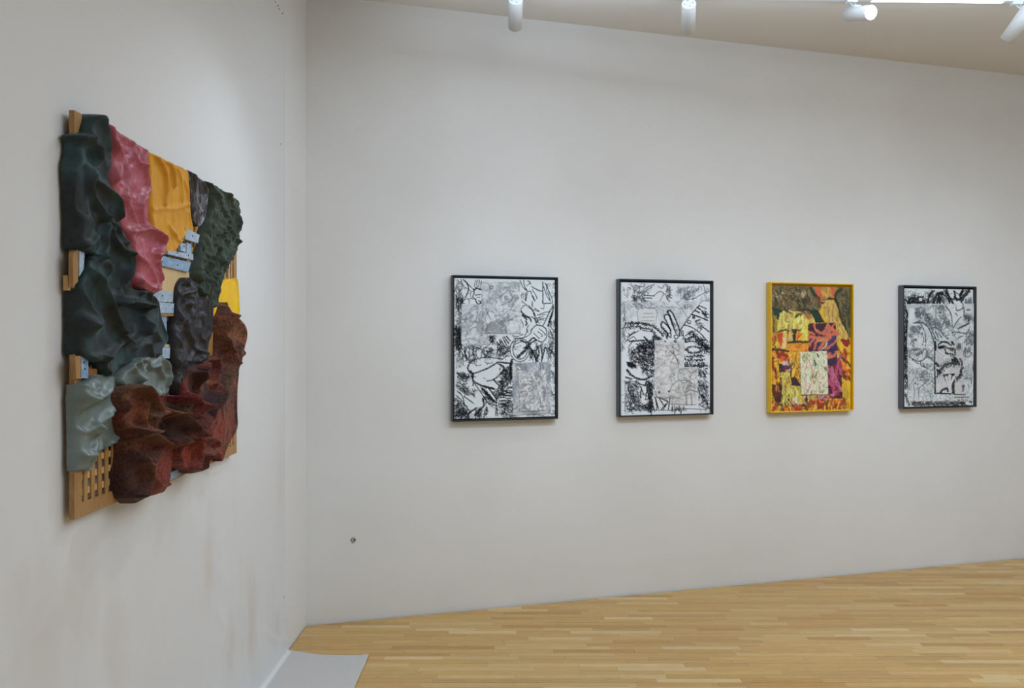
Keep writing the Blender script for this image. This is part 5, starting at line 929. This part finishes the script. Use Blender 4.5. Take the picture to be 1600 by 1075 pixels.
def picture(A, L_, R_, T_, B_, frame_m, side_m, label, cmat):
    dF = .055; t0 = wt(L_, 0); t1 = wt(R_, dF); z0, z1 = B_, T_; lip = .0075
    org = wp((t0+t1)/2, z0, 0)
    o = empty('framed_picture', org, label, 'picture', 'framed pictures along the long wall')
    G = lambda t, z, d: wp(t, z, d)-org
    def rail(a, b, c, d_):           # t range, z range as a box 0..dF
        vs = [G(t, z, q) for q in (.004, dF) for t, z in ((a, c), (b, c), (b, d_), (a, d_))]
        fs = [(0, 3, 2, 1), (4, 5, 6, 7), (0, 1, 5, 4), (1, 2, 6, 5), (2, 3, 7, 6), (3, 0, 4, 7)]
        me = fixn(poly_mesh('frame_rail', vs, fs)); me.materials.append(frame_m); me.materials.append(side_m)
        me.materials.append(side_m)
        ob = bpy.data.objects.new('frame_rail', me); COL.objects.link(ob); ob.parent = o
        for p in me.polygons:
            if abs(p.normal.dot(Vector((NX, NY, 0)))) < .5: p.material_index = 1
        bv = ob.modifiers.new('b', 'BEVEL'); bv.width = .0012; bv.segments = 1
    rail(t0, t0+lip, z0, z1); rail(t1-lip, t1, z0, z1); rail(t0+lip, t1-lip, z0, z0+lip); rail(t0+lip, t1-lip, z1-lip, z1)
    # back board
    vs = [G(t, z, q) for q in (.006, .018) for t, z in ((t0+lip, z0+lip), (t1-lip, z0+lip), (t1-lip, z1-lip), (t0+lip, z1-lip))]
    link('back_board', fixn(poly_mesh('back_board', vs, [(0, 3, 2, 1), (4, 5, 6, 7), (0, 1, 5, 4), (1, 2, 6, 5), (2, 3, 7, 6), (3, 0, 4, 7)])), frame_m, o)
    dC = .046
    q = A.q; a = (wt(q[0, 0], dC)+wt(q[3, 0], dC))/2; b = (wt(q[1, 0], dC)+wt(q[2, 0], dC))/2
    zt = (wz(q[0, 0], q[0, 1], dC)+wz(q[1, 0], q[1, 1], dC))/2; zb = (wz(q[2, 0], q[2, 1], dC)+wz(q[3, 0], q[3, 1], dC))/2
    print('pic', round(t1-t0, 3), round(z1-z0, 3), 'inset', round(a-t0, 3), round(t1-b, 3), round(zb-z0, 3), round(z1-zt, 3), 'z', round(z0, 3), round(z1, 3))
    def surf(name, u, v, d, dback, cols, label=None):
        P = np.empty(u.shape+(3,)); tt = a+(b-a)*u; zz_ = zt+(zb-zt)*v
        P[..., 0] = XW+DX*tt+NX*d-org.x; P[..., 1] = YC+DY*tt+NY*d-org.y; P[..., 2] = zz_-org.z
        K = P.copy(); K[..., 0] = XW+DX*tt+NX*dback-org.x; K[..., 1] = YC+DY*tt+NY*dback-org.y
        ob = grid_mesh(name, P, cmat, o, cols, K)
        if label: ob['label'] = label
    def smp(u, v):
        x = np.clip(u*PW-.5, 0, PW-1.001); y = np.clip(v*PH-.5, 0, PH-1.001); xi = x.astype(int); yi = y.astype(int); fx = (x-xi)[..., None]; fy = (y-yi)[..., None]; I = A.img
        return (I[yi, xi]*(1-fx)+I[yi, xi+1]*fx)*(1-fy)+(I[yi+1, xi]*(1-fx)+I[yi+1, xi+1]*fx)*fy
    n = 230; m_ = int(n*(zt-zb)/(b-a))
    v, u = np.meshgrid(np.linspace(0, 1, m_), np.linspace(0, 1, n), indexing='ij')
    wobe = .004*(fbm(v*14, u*0, A.seed)-.5)
    surf('canvas', u+0*wobe, v, dC+.0005*fbm(u*30, v*40, 3), .018, smp(u, v))
    for nm, p, lift, cr, lb, fr in A.cuts:
        p = p/np.array([PW, PH]); nu = max(12, int(n*np.ptp(p[:, 0]))); nv = max(12, int(m_*np.ptp(p[:, 1])))
        s_, r_ = np.meshgrid(np.linspace(0, 1, nu), np.linspace(0, 1, nv))
        uv = p[0]*((1-s_)*(1-r_))[..., None]+p[1]*(s_*(1-r_))[..., None]+p[2]*(s_*r_)[..., None]+p[3]*((1-s_)*r_)[..., None]
        ed = np.minimum(np.minimum(s_, 1-s_), np.minimum(r_, 1-r_)); ew = (ed < .02)*.0035*(cr > .001)
        uu = uv[..., 0]+ew*(fbm(uv[..., 1]*40, uv[..., 0]*40, 5)-.5)*2; vv = uv[..., 1]+ew*(fbm(uv[..., 0]*40, uv[..., 1]*40, 8)-.5)*2
        h = lift+cr*(ridged(uv[..., 0]*fr/5, uv[..., 1]*fr/4, A.seed+int(lift*1e4), 3)-.5)*1.6
        surf(nm, uu, vv, dC+np.maximum(h, .0012), dC-.001, smp(uv[..., 0], uv[..., 1]), lb)
    return o
zt_, zb_ = 1.977, 1.122
picture(A1, 704.2, 872.2, 1.978, 1.122, M_fblack, M_fblack_lit, 'black-framed charcoal collage with bare folded knees and a gripping hand, nearest the corner', M_canvas)
picture(A2, 962.4, 1115, 1.978, 1.122, M_fblack, M_fblack_lit, 'black-framed charcoal collage with raised fingers above a crumpled white central sheet', M_canvas)
picture(A3, 1197, 1334.3, 1.978, 1.122, M_fyellow, M_fyellow, 'yellow-framed multicoloured painting with a pale green panel at its centre', M_oil)
picture(A4, 1402.8, 1526.2, 1.978, 1.122, M_fblack, M_fblack_lit, 'black-framed grey drawing with a bearded face and a large open mouth, farthest right', M_canvas)
# world-built children keep their place while each thing's empty sits at its base
for o_, loc in ((art, (XW+.03, (TY0+TY1)/2, TZ0)), (track, (2.5, ty(2.5), TZ))):
    o_.location = loc
    for c_ in o_.children: c_.location = Vector(c_.location)-Vector(loc)
bpy.context.view_layer.update()
